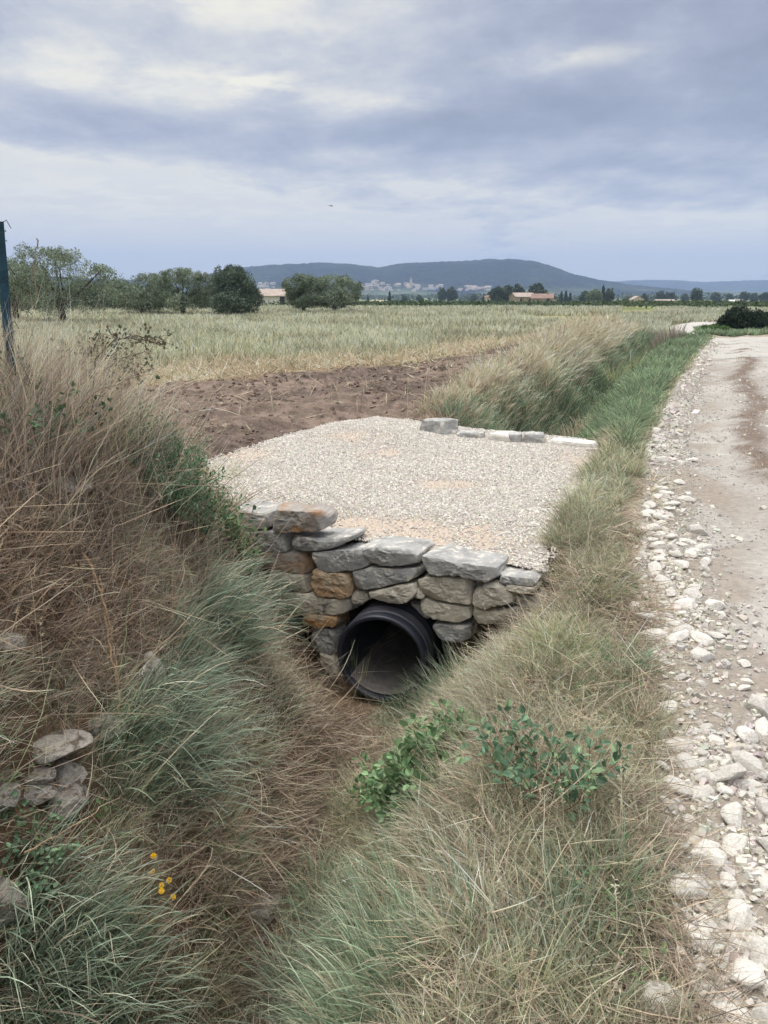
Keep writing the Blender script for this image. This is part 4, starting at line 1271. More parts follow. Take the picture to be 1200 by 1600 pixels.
    isl = [band(26000, 29.5, 44, lambda y, q: lerp(.395 * y, .52 * y, q), 1, (.1, .3), .01, (.1, .7), (.2, 1), 'bright', seg=2,
                mask=lambda x, y: (((x - .44 * y) / (.055 * y)) ** 2 + ((y - 35) / 3.2) ** 2 < 1)),
           band(9000, 31.5, 62, lambda y, q: lerp(.285 * y, .362 * y, q), 1, (.2, .45), .009, (.1, .6), (.2, 1), 'meadow', seg=2, pp=1.0),
           band(30000, 47, 110, lambda y, q: lerp(.34 * y, .62 * y, q), 1, (.2, .4), .01, (.1, .6), (.2, 1), 'meadow', seg=2, pp=1.0)]
    put_stuff('rough_grass', isl)
    # dead bits on the strip between the wheel tracks
    sp = [band(16000, 4.2, 24, lambda y, q: e_(y) + 1.22 + (q - .5) * .42, 1, (.03, .09), .003, (1.0, 1.5), (-.1, .3), 'litter', seg=2, pp=1.6),
          band(5000, 1.0, 7, lambda y, q: e_(y) + .25 * q ** 2 - .02, 1, (.05, .2), .0026, (1.1, 1.55), (-.1, .3), 'straw', seg=2, pp=1.2)]
    put_stuff('track_litter', sp)
far_grass()

def soil_clods():
    r = np.random.default_rng(15); n = 26000
    y = 6.3 + 20 * r.random(n) ** 1.5; x = lerp(-.55 * y - 1, ditch_l(y), r.random(n))
    soil, straw, mead = ground_masks(x, y)
    k = (r.random(n) < soil * (.25 + 1.2 * sstep(fbm(x * 1.2, y * 1.6, seed=44), .42, .6))) & (poly_sd(x, y, PLAT) < 0); x, y = x[k], y[k]; n = len(x)
    rad = (.006 + .028 * r.random(n) ** 5) * np.clip(y / 9, .8, 1.6)
    pebbles('soil_clods', np.stack([x, y, terrain(x, y) + rad * .1], -1), rad, mat('soil_lumps', attr=True, var=.3, vscale=40, rough=.97, spec=.05, bump=.5, bscale=80), r, C_SOIL, .2)
soil_clods()

def ground_weeds():
    # many tiny leaved weeds creeping through the grass of both banks
    r = np.random.default_rng(70); n = 26000
    y = .9 + 8 * r.random(n) ** 1.5; x = lerp(ditch_l(y) - .8, road_e(y) - .1, r.random(n))
    k = (vnoise(x * 3.1, y * 3.1, seed=171) > .62) & (poly_sd(x, y, PLAT) < -.02); x, y = x[k], y[k]; n = len(x)
    f = (np.stack([x, y], -1) - WO) @ WN; k = ~((f > -.1) & (y < 9.6) & (x > -1.3)); x, y = x[k], y[k]; n = len(x)
    p = np.stack([x, y, terrain(x, y) + .02 + .10 * r.random(n)], -1)
    c = np.array([S(96, 122, 78), S(112, 138, 92), S(84, 108, 72), S(124, 130, 88)])[r.integers(0, 4, n)]
    d = r.normal(size=(n, 3)); d[:, 2] *= .5
    V, F, C = leaf_arrays(p, d, np.array([0, 0, 1.0])[None] + .4 * r.normal(size=(n, 3)), r.uniform(.012, .03, n), c, asp=.5)
    put_stuff('ground_weeds', [(V, F, C)], M_LEAF)
ground_weeds()

def seed_heads():
    # thin upright stems with feathery heads, over both banks and the far lip
    r = np.random.default_rng(81); B = []
    for k in range(900):
        q = r.random()
        if q < .3: y = .9 + 5 * r.random(); x = float(ditch_l(y)) + r.uniform(-1.2, .5); L = r.uniform(.2, .45)
        elif q < .6: y = 1.0 + 6 * r.random() ** 1.2; x = float(lerp(ditch_c(y) + .35, itp(y, _E) - .12, r.random())); L = r.uniform(.14, .32)
        else: y = 9.8 + 20 * r.random(); x = float(ditch_l(y)) + r.uniform(-.6, .5); L = r.uniform(.4, .9) * (.6 + .4 * min(1, (y - 9) / 8))
        f = (np.array([x, y]) - WO) @ WN
        if (-.15 < f and y < 9.6 and x > -1.3) or float(poly_sd(x, y, PLAT)) > -.03: continue
        B.append((x, y, L))
    B = np.array(B); n = len(B); z = terrain(B[:, 0], B[:, 1]); base = np.stack([B[:, 0], B[:, 1], z], -1)
    az = r.uniform(0, 6.28, n); lean = r.uniform(0, .3, n); dr = r.uniform(.1, .7, n); dist = np.linalg.norm(base - CAM, axis=1)
    c0, c1 = pal('straw', n, r)
    V, F, C = blade_arrays(base, az, lean, dr, B[:, 2], .0022 * np.maximum(1, dist / 3.6), c0, c1, r, seg=5, wig=.04)
    v = V.reshape(n, 6, 2, 3).mean(2); tip = v[:, -1]; d = v[:, -1] - v[:, -3]; d /= np.linalg.norm(d, axis=1)[:, None]
    m = 12; t = r.random((n, m)); hl = (.05 + .05 * r.random(n))
    P_ = (tip[:, None] - d[:, None] * (t * hl[:, None])[..., None]).reshape(-1, 3)
    D_ = (d[:, None] * 1.2 + .8 * r.normal(size=(n, m, 3))).reshape(-1, 3)
    lv = leaf_arrays(P_, D_, r.normal(size=(n * m, 3)), np.repeat(.014 * np.maximum(1, dist / 6), m), np.repeat(c1 * .75, m, 0), asp=.22)
    put_stuff('seed_heads', [(V, F, C), lv])
seed_heads()
# ------------------------------------------------------------------ single grass tussocks
def tussock(u, v, rad, L, n, palname, W, label, lean=(.05, .8), droop=(.5, 1.7), bias=None, bw=.8, group=None, name='grass_tussock', cat='grass tuft', seed=None, y=None, gain=1.0, seg=6, squash=1.0):
    r = np.random.default_rng(int(u * 7 + v * 13) if seed is None else seed)
    p = P(u, v) if y is None else np.array([*at(u, v, y)[:2], 0])
    a = r.uniform(0, 6.28, n); q = np.sqrt(r.random(n)) * rad
    x, yy = p[0] + q * np.cos(a), p[1] + q * np.sin(a) * squash
    z = terrain(x, yy) - .015
    az = a + .7 * r.normal(size=n)
    if bias is None:
        b_, s_ = slope_az(np.array([p[0]]), np.array([p[1]])); b = float(b_[0]); w = bw * min(1.5, float(s_[0]))
    else: b, w = bias, bw
    az = np.arctan2(np.sin(az) + w * math.sin(b), np.cos(az) + w * math.cos(b))
    L *= .92; LL = L * r.uniform(.3, 1.0, n)
    ln = r.uniform(*lean, n) * (.4 + .6 * q / rad); dr = r.uniform(*droop, n)
    c0, c1 = pal(palname, n, r, .2)
    base = np.array([float(p[0]), float(p[1]), float(terrain(p[0], p[1]))])
    gain *= 1.08
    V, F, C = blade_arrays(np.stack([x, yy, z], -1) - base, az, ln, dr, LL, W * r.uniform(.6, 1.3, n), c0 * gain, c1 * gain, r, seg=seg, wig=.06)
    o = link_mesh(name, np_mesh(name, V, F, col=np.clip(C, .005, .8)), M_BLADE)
    o.location = base; tag(o, label, cat, group); return o

PAL['blue'] = [((70, 88, 68), (118, 138, 112), 5), ((60, 78, 60), (98, 118, 96), 4), ((92, 104, 80), (148, 160, 130), 3), ((130, 118, 90), (180, 168, 136), .8)]
PAL['lime'] = [((96, 112, 58), (148, 160, 92), 5), ((84, 104, 56), (128, 146, 84), 4), ((132, 122, 84), (184, 172, 124), 2)]
T = tussock
T(345, 990, .13, .62, 520, 'blue', .0048, 'big blue green grass clump arching down the left bank, level with the pipe', lean=(.1, 1.0), droop=(.7, 1.7), bw=1.4)
T(300, 1040, .10, .45, 260, 'blue', .0045, 'blue green grass fringe on the left flank of the big arching clump', bw=1.2)
T(255, 1170, .14, .60, 560, 'blue', .0046, 'wide fan of blue green grass falling over the left bank above the yellow flowers', lean=(.2, 1.1), bw=1.3)
T(190, 1210, .10, .42, 240, 'green', .004, 'narrower green clump at the left end of the wide grass fan', bw=1.1)
T(90, 1490, .15, .45, 420, 'blue', .0042, 'blue green grass clump in the bottom left corner', lean=(.2, 1.2), bw=.9)
T(190, 1520, .13, .40, 340, 'blue', .004, 'blue green grass clump right of the bottom left corner one', lean=(.2, 1.2), bw=.9)
T(20, 1560, .13, .40, 260, 'blue', .004, 'grass clump cut by the lower left frame corner', lean=(.2, 1.2))
T(430, 1290, .05, .13, 240, 'bright', .003, 'small bright green tuft alone in the brown litter of the ditch bed', lean=(.2, 1.2))
T(440, 960, .11, .34, 360, 'green', .0038, 'green grass hanging beside the left foot of the stone wall', lean=(.2, 1.0), bw=1.3)
T(372, 850, .08, .24, 160, 'olive', .0034, 'olive grass growing against the left top stones of the wall', bw=1.0)
T(350, 760, .12, .34, 360, 'lime', .003, 'yellow green grass tuft spilling on to the left edge of the gravel', lean=(.1, 1.1), bw=.4)
T(400, 795, .04, .12, 40, 'olive', .003, 'short tuft at the top left corner of the stone wall')
T(560, 1088, .05, .50, 46, 'lime', .004, 'thin upright rushes standing in front of the left side of the pipe mouth', lean=(.02, .28), droop=(.05, .4), bw=.1)
T(545, 1080, .05, .22, 120, 'brown', .0036, 'rust brown grass base at the lower left of the pipe mouth', lean=(.1, .7), droop=(.1, .7), bw=.1)
T(712, 1040, .13, .44, 480, 'blue', .0036, 'spiky pale green tuft leaning over the right side of the pipe mouth', lean=(.3, 1.2), droop=(.0, .8), bias=math.pi * 1.05, bw=1.0, y=4.25)
T(735, 1010, .16, .34, 700, 'lime', .0028, 'lush yellow green tuft below the tan wall stones right of the pipe', lean=(.1, 1.1), droop=(.2, 1.2), bias=math.pi, bw=.5, y=4.4)
T(680, 1100, .17, .30, 900, 'bright', .003, 'soft bright green clump on the right bank below the pipe', lean=(.1, 1.2), droop=(.3, 1.3), bias=math.pi, bw=.5)
T(640, 1130, .13, .28, 420, 'green', .0034, 'green clump between the soft bright clump and the ditch bed', bias=math.pi, bw=.6)
T(345, 1340, .09, .26, 260, 'green', .0036, 'short green clump at the foot of the left bank right of the yellow flowers')
T(480, 1590, .13, .50, 300, 'blue', .005, 'long bladed bluish clump at the bottom centre of the photo', lean=(.1, 1.0), droop=(.3, 1.4))
T(600, 1600, .13, .48, 320, 'green', .005, 'long bladed green clump at the bottom edge right of centre', lean=(.1, .9), droop=(.3, 1.3))
T(545, 1490, .12, .42, 300, 'blue', .0044, 'bluish clump leaning into the ditch from the right bank foot', lean=(.2, 1.1))
T(500, 1420, .10, .36, 220, 'green', .004, 'green clump at the foot of the right bank beside the ditch bed rock')
T(570, 1290, .12, .36, 260, 'olive', .0036, 'olive clump drooping into the ditch below the leafy bramble', bw=1.2)
T(870, 1500, .10, .34, 200, 'blue', .0036, 'upright greyish green tuft among dry grass near the bottom right', lean=(.02, .45), droop=(.1, .8))
T(930, 1420, .10, .30, 200, 'green', .0034, 'dark green tuft in the dry verge grass left of the stone belt', lean=(.02, .6), droop=(.2, 1))
T(700, 1480, .10, .34, 160, 'green', .0034, 'sparse green tuft in the middle of the dry foreground grass', lean=(.02, .5), droop=(.1, .8))
T(960, 770, .13, .18, 420, 'green', .0042, 'dark flattened grass clump at the right edge of the gravel', lean=(.3, 1.2), droop=(.1, .9))
T(905, 795, .12, .18, 320, 'olive', .0042, 'olive tuft creeping over the right gravel edge', lean=(.2, 1.2), droop=(.1, .9))
T(880, 850, .12, .20, 300, 'olive', .004, 'olive tuft at the front right corner of the gravel', lean=(.2, 1.2), droop=(.2, .9))
T(975, 700, .14, .24, 300, 'straw', .004, 'yellowish straw tuft beside the right end of the long cream slab', lean=(.2, 1.2), droop=(.2, .9))
T(940, 930, .12, .22, 260, 'olive', .0038, 'dense olive tuft between the wall end and the road stones')
T(880, 1030, .12, .24, 260, 'lime', .0036, 'yellow green tuft on the verge right of the pipe')
T(970, 1050, .12, .24, 300, 'green', .0036, 'green tuft on the verge beside the narrow stone belt')
T(1000, 1150, .10, .22, 240, 'olive', .0034, 'olive tuft at the road side of the verge')
T(800, 990, .12, .26, 260, 'straw', .0034, 'pale straw tuft right of the lush tuft by the wall', bias=math.pi, bw=.5)
# clumps of the far ditch
T(722, 640, .20, .34, 380, 'straw', .006, 'drooping straw coloured clump left of the chunky edging block', lean=(.3, 1.2), droop=(.9, 1.8), y=10.4, bias=-1.4, bw=.6)
T(760, 640, .20, .42, 260, 'green', .006, 'dark green clump behind the low edging slabs', y=10.5, lean=(.1, 1.0))
T(800, 660, .22, .60, 260, 'mauve', .006, 'brown tangled dead clump behind the middle edging stones', y=10.2, lean=(.1, .9), droop=(.2, 1.2))
T(840, 650, .26, .62, 420, 'blue', .0065, 'blue green arching clump behind the squared grey edging block', y=10.9, lean=(.1, .9), bias=-1.5, bw=.5)
T(890, 660, .26, .60, 380, 'brown', .0065, 'grey brown dead reed clump left of the bright verge grass', y=11.2, lean=(.05, .7), droop=(.2, 1.2))
T(955, 640, .28, .42, 560, 'bright', .006, 'bright green clump at the near end of the far verge', y=9.9, lean=(.1, 1.0), bias=math.pi, bw=.5)
T(985, 655, .30, .34, 460, 'bright', .006, 'mid green clump between the bright clump and the road', y=9.8, lean=(.1, 1.0))
T(965, 540, .5, 1.1, 420, 'lime', .014, 'tall yellow green tussock standing above the dry ditch grass', y=19.5, lean=(.02, .5), droop=(.1, .8))
T(1045, 500, .5, 1.0, 300, 'mauve', .016, 'dark dead tussock at the far end of the ditch grass', y=27.5, lean=(.02, .4), droop=(.1, .6))
T(885, 540, .4, 1.1, 200, 'mauve', .011, 'thin dark weed stalks rising at the left lip of the far ditch', y=17, lean=(.02, .5), droop=(.0, .5))

# tall dry grass crowning the left bank
def tall_bank():
    r = np.random.default_rng(8)
    parts = []
    for (u, v, yy, sp, L, n, pn) in ((5, 560, 3.3, .22, .75, 1100, 'mauve'), (40, 560, 3.6, .25, .66, 1000, 'brown'), (110, 580, 3.9, .28, .68, 1500, 'mauve'), (165, 600, 4.3, .25, .55, 1200, 'mauve'), (20, 600, 3.7, .4, .9, 1500, 'straw'), (90, 600, 4.0, .4, .75, 1500, 'straw'), (140, 620, 4.4, .35, .6, 1100, 'brown'), (200, 640, 4.8, .35, .28, 600, 'brown'),
                                     (50, 560, 5.0, .6, .75, 1500, 'straw'), (130, 560, 5.6, .7, .55, 1300, 'straw'), (250, 660, 5.4, .3, .30, 700, 'mauve'), (300, 690, 5.6, .25, .2, 500, 'brown'),
                                     (-40, 620, 3.4, .4, .9, 800, 'mauve'), (60, 700, 3.4, .35, .5, 1600, 'mauve'), (150, 690, 3.9, .35, .45, 1400, 'mauve'), (0, 760, 3.0, .35, .4, 900, 'brown')):
        p = at(u, v, yy)
        x = p[0] + sp * r.normal(size=n) * .6; y = p[1] + sp * r.normal(size=n) * .8
        z = terrain(x, y)
        c0, c1 = pal(pn, n, r)
        parts.append(blade_arrays(np.stack([x, y, z], -1), r.uniform(0, 6.28, n), r.uniform(.02, .75, n), r.uniform(-.1, 1.0, n), L * r.uniform(.4, 1.05, n), .0032 * r.uniform(.6, 1.4, n), c0, c1, r, seg=5))
    put_stuff('tall_dry_grass', parts)
tall_bank()

# dead twig thicket: long thin crossing stems over the left bank -----------------
def twig_litter():
    r = np.random.default_rng(9)
    parts = []
    n = 5200
    u = r.uniform(-60, 480, n); v = r.uniform(600, 1560, n)
    pts = []
    idx = r.integers(0, n, n)
    y = .9 + 4.8 * r.random(n) ** 1.2
    x = ditch_l(y) + r.uniform(-1.6, .95, n)
    z = terrain(x, y)
    p = np.stack([x, y, z + .04 + .10 * r.random(n)], -1); k = cull(p, 1.1); p = p[k]; n = len(p)
    c0, c1 = pal('brown', n, r); d0, d1 = pal('straw', n, r); m_ = (r.random(n) < .5)[:, None]
    c0 = np.where(m_, c0, d0); c1 = np.where(m_, c1, d1)
    parts.append(blade_arrays(p, r.uniform(0, 6.28, n), r.uniform(.7, 1.9, n), r.uniform(-.5, .5, n), r.uniform(.15, .55, n), .0036 * r.uniform(.6, 1.6, n), c0, c1, r, seg=5, wig=.12))
    # same over the right bank, paler and sparser
    n = 4000
    y = .9 + 3.6 * r.random(n) ** 1.1; x = lerp(ditch_c(y), road_e(y) - .05, r.random(n)); z = terrain(x, y)
    p = np.stack([x, y, z + .03 + .1 * r.random(n)], -1); k = cull(p, 1.1); p = p[k]; n = len(p)
    c0, c1 = pal('straw', n, r)
    parts.append(blade_arrays(p, r.uniform(0, 6.28, n), r.uniform(.6, 1.8, n), r.uniform(-.4, .5, n), r.uniform(.08, .26, n), .0022 * r.uniform(.6, 1.5, n), c0, c1, r, seg=4, wig=.1))
    put_stuff('dead_stalks', parts)
twig_litter()

# ------------------------------------------------------------------ leafy plants
def stem_curve(p0, d0, L, sag, r, k=7):
    pts = [np.array(p0, float)]; d = np.array(d0, float); d /= np.linalg.norm(d)
    for i in range(k):
        d = d + np.array([.14 * r.normal(), .14 * r.normal(), -sag / k + .06 * r.normal()]); d /= np.linalg.norm(d)
        pts.append(pts[-1] + d * L / k)
    return np.array(pts)

def leafy(name, u, v, label, cat, n_st, L, leaf, dens, cols, stemc=(96, 84, 60), asp=.7, rad=.08, spread=.9, sag=.5, bias=None, bw=0, r_stem=.002, y=None, lift=0.0, seed=0, trip=False, up=.8, group=None, zbase=None):
    r = np.random.default_rng(seed + int(u * 3 + v))
    p = P(u, v) if y is None else at(u, v, y)
    zt = float(terrain(p[0], p[1])) if zbase is None else zbase
    base = np.array([p[0], p[1], zt + lift])
    root = empty(name, tuple(base)); tag(root, label, cat, group)
    mb = MB(); LP, LD, LS, LC = [], [], [], []
    for s in range(n_st):
        a = r.uniform(0, 6.28); q = rad * math.sqrt(r.random())
        dx, dy = math.cos(a) * spread, math.sin(a) * spread
        if bias is not None: dx += bw * math.cos(bias); dy += bw * math.sin(bias)
        b = base + np.array([q * math.cos(a), q * math.sin(a), 0])
        b[2] = float(terrain(b[0], b[1])) + lift if zbase is None else zt
        LL = L * r.uniform(.5, 1.0)
        pts = stem_curve(b, (dx * r.uniform(.2, 1), dy * r.uniform(.2, 1), up), LL, sag, r)
        mb.tube(pts, r_stem, r_stem * .35, n=4)
        m_ = max(2, int(LL / dens))
        for k in range(m_):
            t = .12 + .88 * (k + r.random()) / m_
            f = t * (len(pts) - 1); i = min(int(f), len(pts) - 2)
            q_ = pts[i] + (pts[i + 1] - pts[i]) * (f - i)
            ax = pts[i + 1] - pts[i]; ax /= np.linalg.norm(ax)
            for w in range(3 if trip else 1):
                sd = r.normal(size=3); sd -= ax * sd.dot(ax); sd /= np.linalg.norm(sd); sd[2] += .25
                dd = sd + ax * r.uniform(.2, .9)
                LP.append(q_ + dd * leaf * .35); LD.append(dd); LS.append(leaf * r.uniform(.55, 1.1)); LC.append(np.array(S(*cols[r.integers(len(cols))])) * math.exp(.18 * r.normal()))
    n = len(LP)
    V, F, C = leaf_arrays(np.array(LP) - base, np.array(LD), np.array([0, 0, 1.0])[None] + .45 * r.normal(size=(n, 3)), np.array(LS), np.clip(np.array(LC), .01, .7), asp=asp)
    me = np_mesh('foliage', V, F, col=C); o = bpy.data.objects.new('foliage', me); me.materials.append(M_LEAF); COL.objects.link(o); o.parent = root
    mb.v = [tuple(np.array(q) - base) for q in mb.v]
    st = bpy.data.meshes.new('stems'); st.from_pydata(mb.v, [], mb.f); st.update(); st.materials.append(mat_stem(stemc))
    s_ = bpy.data.objects.new('stem', st); COL.objects.link(s_); s_.parent = root
    return root
_SM = {}
def mat_stem(c):
    if c not in _SM: _SM[c] = mat('stem_bark', srgb(*c), var=.3, vscale=30, rough=.85)
    return _SM[c]

BR1 = [(112, 144, 100), (128, 158, 112), (96, 126, 86), (144, 166, 124)]
BR2 = [(98, 128, 98), (114, 142, 110), (84, 112, 86), (132, 154, 114)]
leafy('bramble', 665, 1245, 'light green leafy bramble on the right bank just below the pipe', 'bramble', 60, .30, .046, .024, BR1, asp=.66, rad=.14, sag=.5, trip=True, seed=1, up=.9, lift=.03)
leafy('bramble', 618, 1250, 'lower shoots of light green bramble hanging towards the ditch bed', 'bramble', 14, .26, .042, .03, BR1, asp=.62, rad=.07, sag=.6, lift=.04, trip=True, seed=2, bias=math.pi, bw=.6)
leafy('bramble', 850, 1262, 'darker blue green bramble lying in the dry grass right of the light green one', 'bramble', 18, .28, .038, .032, BR2, stemc=(120, 84, 66), asp=.62, rad=.12, sag=.4, up=1.0, lift=.06, trip=True, seed=3)
leafy('bramble', 785, 1225, 'few dark bramble shoots at the end of the reddish runner', 'bramble', 8, .22, .038, .035, BR2, stemc=(130, 84, 66), asp=.62, rad=.05, sag=.4, up=1.1, lift=.05, trip=True, seed=4)
leafy('weed_bush', 262, 800, 'dense blue green fine leaved weed on the left bank beside the gravel', 'weed', 170, .40, .030, .011, [(96, 132, 98), (112, 148, 112), (82, 114, 84), (128, 158, 124)], asp=.35, rad=.17, spread=.8, sag=.2, seed=5, lift=.12, up=1.1)
leafy('weed_bush', 225, 770, 'smaller fine leaved weed joined to the left of the dense one', 'weed', 40, .28, .028, .014, [(86, 120, 92), (96, 126, 98), (76, 106, 82)], asp=.35, rad=.10, spread=.8, sag=.2, seed=6, lift=.12, up=1.1)
leafy('broad_leaf_plant', 368, 880, 'green plant with oval leaves against the left end of the stone wall', 'plant', 34, .34, .044, .026, [(108, 140, 88), (126, 156, 100), (88, 120, 76), (74, 100, 70)], asp=.65, rad=.10, spread=.7, sag=.4, seed=7, lift=.12, up=1.1)
leafy('broad_leaf_plant', 335, 850, 'shaded oval leaved shoots between the fine leaved weed and the wall', 'plant', 22, .28, .040, .028, [(82, 110, 74), (70, 98, 68)], asp=.65, rad=.10, spread=.7, sag=.4, seed=8)
leafy('round_leaf_plant', 20, 1375, 'low round leaved green plant at the left frame edge above the grey rock', 'plant', 50, .18, .022, .010, [(104, 134, 100), (120, 148, 112), (88, 116, 88)], asp=.85, rad=.10, sag=.3, seed=9)
leafy('small_herb', 445, 1400, 'small green herb at the right edge of the ditch bed litter', 'plant', 14, .12, .03, .02, [(96, 132, 84), (80, 114, 72)], asp=.4, rad=.05, sag=.4, seed=10)
leafy('small_herb', 180, 1440, 'low green herb left of the yellow flowers', 'plant', 14, .14, .028, .02, [(96, 128, 86), (84, 112, 76)], asp=.4, rad=.06, sag=.4, seed=11)
leafy('small_herb', 60, 1590, 'light green herb in the grass of the bottom left corner', 'plant', 12, .12, .024, .016, [(112, 144, 96), (96, 128, 84)], asp=.6, rad=.05, sag=.3, seed=12)
leafy('dead_weed', 65, 960, 'dead brown weed with curled leaves midway up the left bank', 'dead weed', 9, .26, .024, .022, [(104, 80, 60), (84, 66, 52), (122, 94, 70)], stemc=(120, 96, 72), asp=.5, rad=.04, sag=.2, seed=13)
leafy('dead_weed', 85, 1010, 'second dead brown weed below the curled leaved one', 'dead weed', 7, .22, .022, .022, [(96, 74, 58), (84, 66, 52)], stemc=(120, 96, 72), asp=.5, rad=.04, sag=.2, seed=14)
leafy('bramble', 15, 590, 'dark green bramble at the foot of the fence post on the left frame edge', 'bramble', 30, .40, .030, .03, [(76, 100, 74), (92, 116, 84), (62, 84, 64), (104, 122, 92)], stemc=(104, 76, 64), asp=.7, rad=.25, sag=.8, trip=True, seed=15, y=3.3, lift=.25, up=.8)
leafy('bramble', 60, 560, 'loose olive bramble shoots right of the fence post', 'bramble', 12, .45, .028, .05, [(84, 102, 72), (104, 116, 84)], stemc=(104, 76, 64), asp=.7, rad=.2, sag=.9, seed=16, y=3.5, lift=.3)
leafy('small_herb', 145, 655, 'single blue green herb in the dry thicket high on the left bank', 'plant', 10, .14, .03, .02, [(96, 124, 100), (110, 138, 112)], asp=.3, rad=.03, sag=.2, seed=17, y=3.7, lift=.12)
leafy('small_herb', 180, 785, 'pale sage coloured shoots at the left of the fine leaved weed', 'plant', 12, .18, .026, .02, [(106, 126, 104), (92, 112, 90)], asp=.35, rad=.06, sag=.3, seed=18)
leafy('small_herb', 560, 1180, 'tiny green herb at the foot of the right bank below the pipe', 'plant', 9, .10, .022, .018, [(98, 126, 80), (86, 114, 74)], asp=.6, rad=.04, sag=.3, seed=19)
leafy('fennel_stem', 640, 1000, 'feathery green weed reaching across the right side of the pipe mouth', 'weed', 7, .34, .014, .010, [(120, 140, 96), (104, 126, 84)], asp=.25, rad=.04, spread=.6, sag=.5, bias=math.pi, bw=1.2, seed=20, lift=.1)

for i, (u, v, yy, w_, cols, lab) in enumerate(((770, 640, 10.3, .2, [(70, 84, 56), (84, 96, 64), (58, 70, 50)], 'dark leafy scrub behind the small cream edging stone'),
        (825, 600, 13.0, .3, [(78, 94, 62), (92, 106, 72)], 'green leafy scrub on the lip of the far ditch'),
        (870, 640, 11.6, .3, [(84, 76, 60), (98, 90, 70), (70, 78, 56)], 'brown green scrub in the near end of the far ditch'),
        (960, 590, 15.5, .4, [(72, 88, 62), (88, 100, 72), (60, 74, 54)], 'dark green scrub halfway along the far ditch'))):
    leafy('scrub', u, v, lab, 'scrub', 40, .45 + .1 * i, .045, .035, cols, asp=.5, rad=w_, spread=.6, sag=.3, seed=40 + i, y=yy)

# runner of the bramble, dry canes, twigs: each its own thing
def cane(pix, label, rad=.004, col=(150, 124, 92), name='dry_stalk', off=.05, cat='stalk', ys=None, twigs=0, seed=0, taper=.5):
    r = np.random.default_rng(seed + int(pix[0][0]))
    pts = []
    for i, (u, v) in enumerate(pix):
        if ys is None:
            p = P(u, v); d = (CAM - p); d /= np.linalg.norm(d); pts.append(p + d * off)
        else: pts.append(at(u, v, ys[i]))
    pts = np.array(pts); t = np.linspace(0, len(pts) - 1, 4 * len(pts)); i = np.minimum(t.astype(int), len(pts) - 2); f = (t - i)[:, None]
    cr = pts[i] * (1 - f) + pts[i + 1] * f + .003 * r.normal(size=(len(t), 3))
    b = MB(); base = cr[0].copy()
    b.tube(cr - base, rad, rad * taper, n=6)
    for k in range(twigs):
        j = r.integers(2, len(cr) - 1); d = r.normal(size=3); d[2] = abs(d[2]) * .6
        b.tube(stem_curve(cr[j] - base, d, r.uniform(.05, .14), .1, r, 4), rad * .4, rad * .15, n=4)
    me = bpy.data.meshes.new(name); me.from_pydata(b.v, [], b.f); me.update(); me.materials.append(mat_stem(col))
    o = bpy.data.objects.new(name, me); o.location = base; COL.objects.link(o); tag(o, label, cat); return o
cane([(690, 1215), (725, 1188), (765, 1182), (800, 1200)], 'reddish brown bramble runner linking the light and dark brambles', .0045, (168, 120, 92), 'bramble_runner', .10)
cane([(128, 862), (150, 900), (163, 950), (172, 1010), (185, 1080), (190, 1130)], 'long pale broken cane running down the left bank', .0055, (176, 146, 110), off=.12)
cane([(155, 900), (165, 950), (178, 1010), (186, 1070)], 'second pale cane lying close to the long broken one', .0038, (166, 140, 108), off=.13)
cane([(202, 930), (196, 990), (188, 1050), (180, 1100)], 'green grey cane right of the long broken cane', .0045, (120, 124, 92), off=.12)
cane([(272, 850), (270, 900), (268, 950), (270, 985)], 'thin upright straw coloured stalk on the left bank below the weed bush', .0036, (178, 146, 112), off=.10)
cane([(246, 722), (248, 690), (252, 655), (256, 628)], 'dark upright dead stalk rising behind the fine leaved weed', .005, (104, 84, 72), ys=[5.0, 5.0, 5.0, 5.0], twigs=5)
cane([(268, 705), (274, 680), (280, 655), (283, 636)], 'pale bent stalk right of the dark upright one', .006, (176, 148, 112), ys=[5.0, 5.0, 5.0, 5.0])
cane([(256, 628), (275, 650), (298, 680), (318, 706)], 'thin straw arching from the dark stalk towards the gravel', .0025, (170, 148, 112), ys=[5.0, 5.0, 5.05, 5.1])
cane([(253, 700), (280, 712), (308, 728), (333, 745)], 'straight straw cane pointing at the gravel edge', .0045, (180, 152, 116), ys=[4.8, 4.8, 4.8, 4.8])
cane([(168, 784), (195, 768), (225, 740), (254, 737)], 'curved straw cane arching over the fine leaved weed', .0045, (184, 156, 116), ys=[4.0, 4.0, 4.1, 4.2])
cane([(283, 800), (300, 780), (318, 762), (333, 745)], 'short straw cane meeting the straight one at the gravel edge', .0035, (176, 148, 108), ys=[4.4, 4.5, 4.6, 4.8])
cane([(152, 752), (165, 735), (175, 715), (192, 690)], 'pale slanting stalk in the middle of the left thicket', .0035, (172, 146, 116), off=.2)
cane([(20, 640), (18, 670), (24, 700), (28, 730)], 'reddish dead bramble cane at the left frame edge', .005, (136, 96, 74), off=.25)
cane([(40, 1330), (100, 1300), (150, 1268), (190, 1240)], 'long pale stalk crossing the left bank under the exposed stones', .0032, (170, 146, 116), off=.12)
cane([(78, 868), (92, 850), (120, 860), (148, 850)], 'short brown twig high on the left bank', .004, (126, 100, 80), off=.15, twigs=3)
cane([(828, 975), (829, 960), (829, 945), (830, 938)], 'short red brown dead stalk on the verge near the wall end', .005, (92, 52, 42), 'dry_stalk', .06, twigs=3)
cane([(222, 1430), (235, 1455), (250, 1475), (262, 1490)], 'thin yellow stalk below the yellow flowers', .0022, (176, 158, 96), off=.06)
cane([(640, 1455), (655, 1445), (668, 1435), (680, 1425)], 'orange brown dead leaf blade in the foreground dry grass', .005, (158, 92, 62), 'dead_leaf', .05)
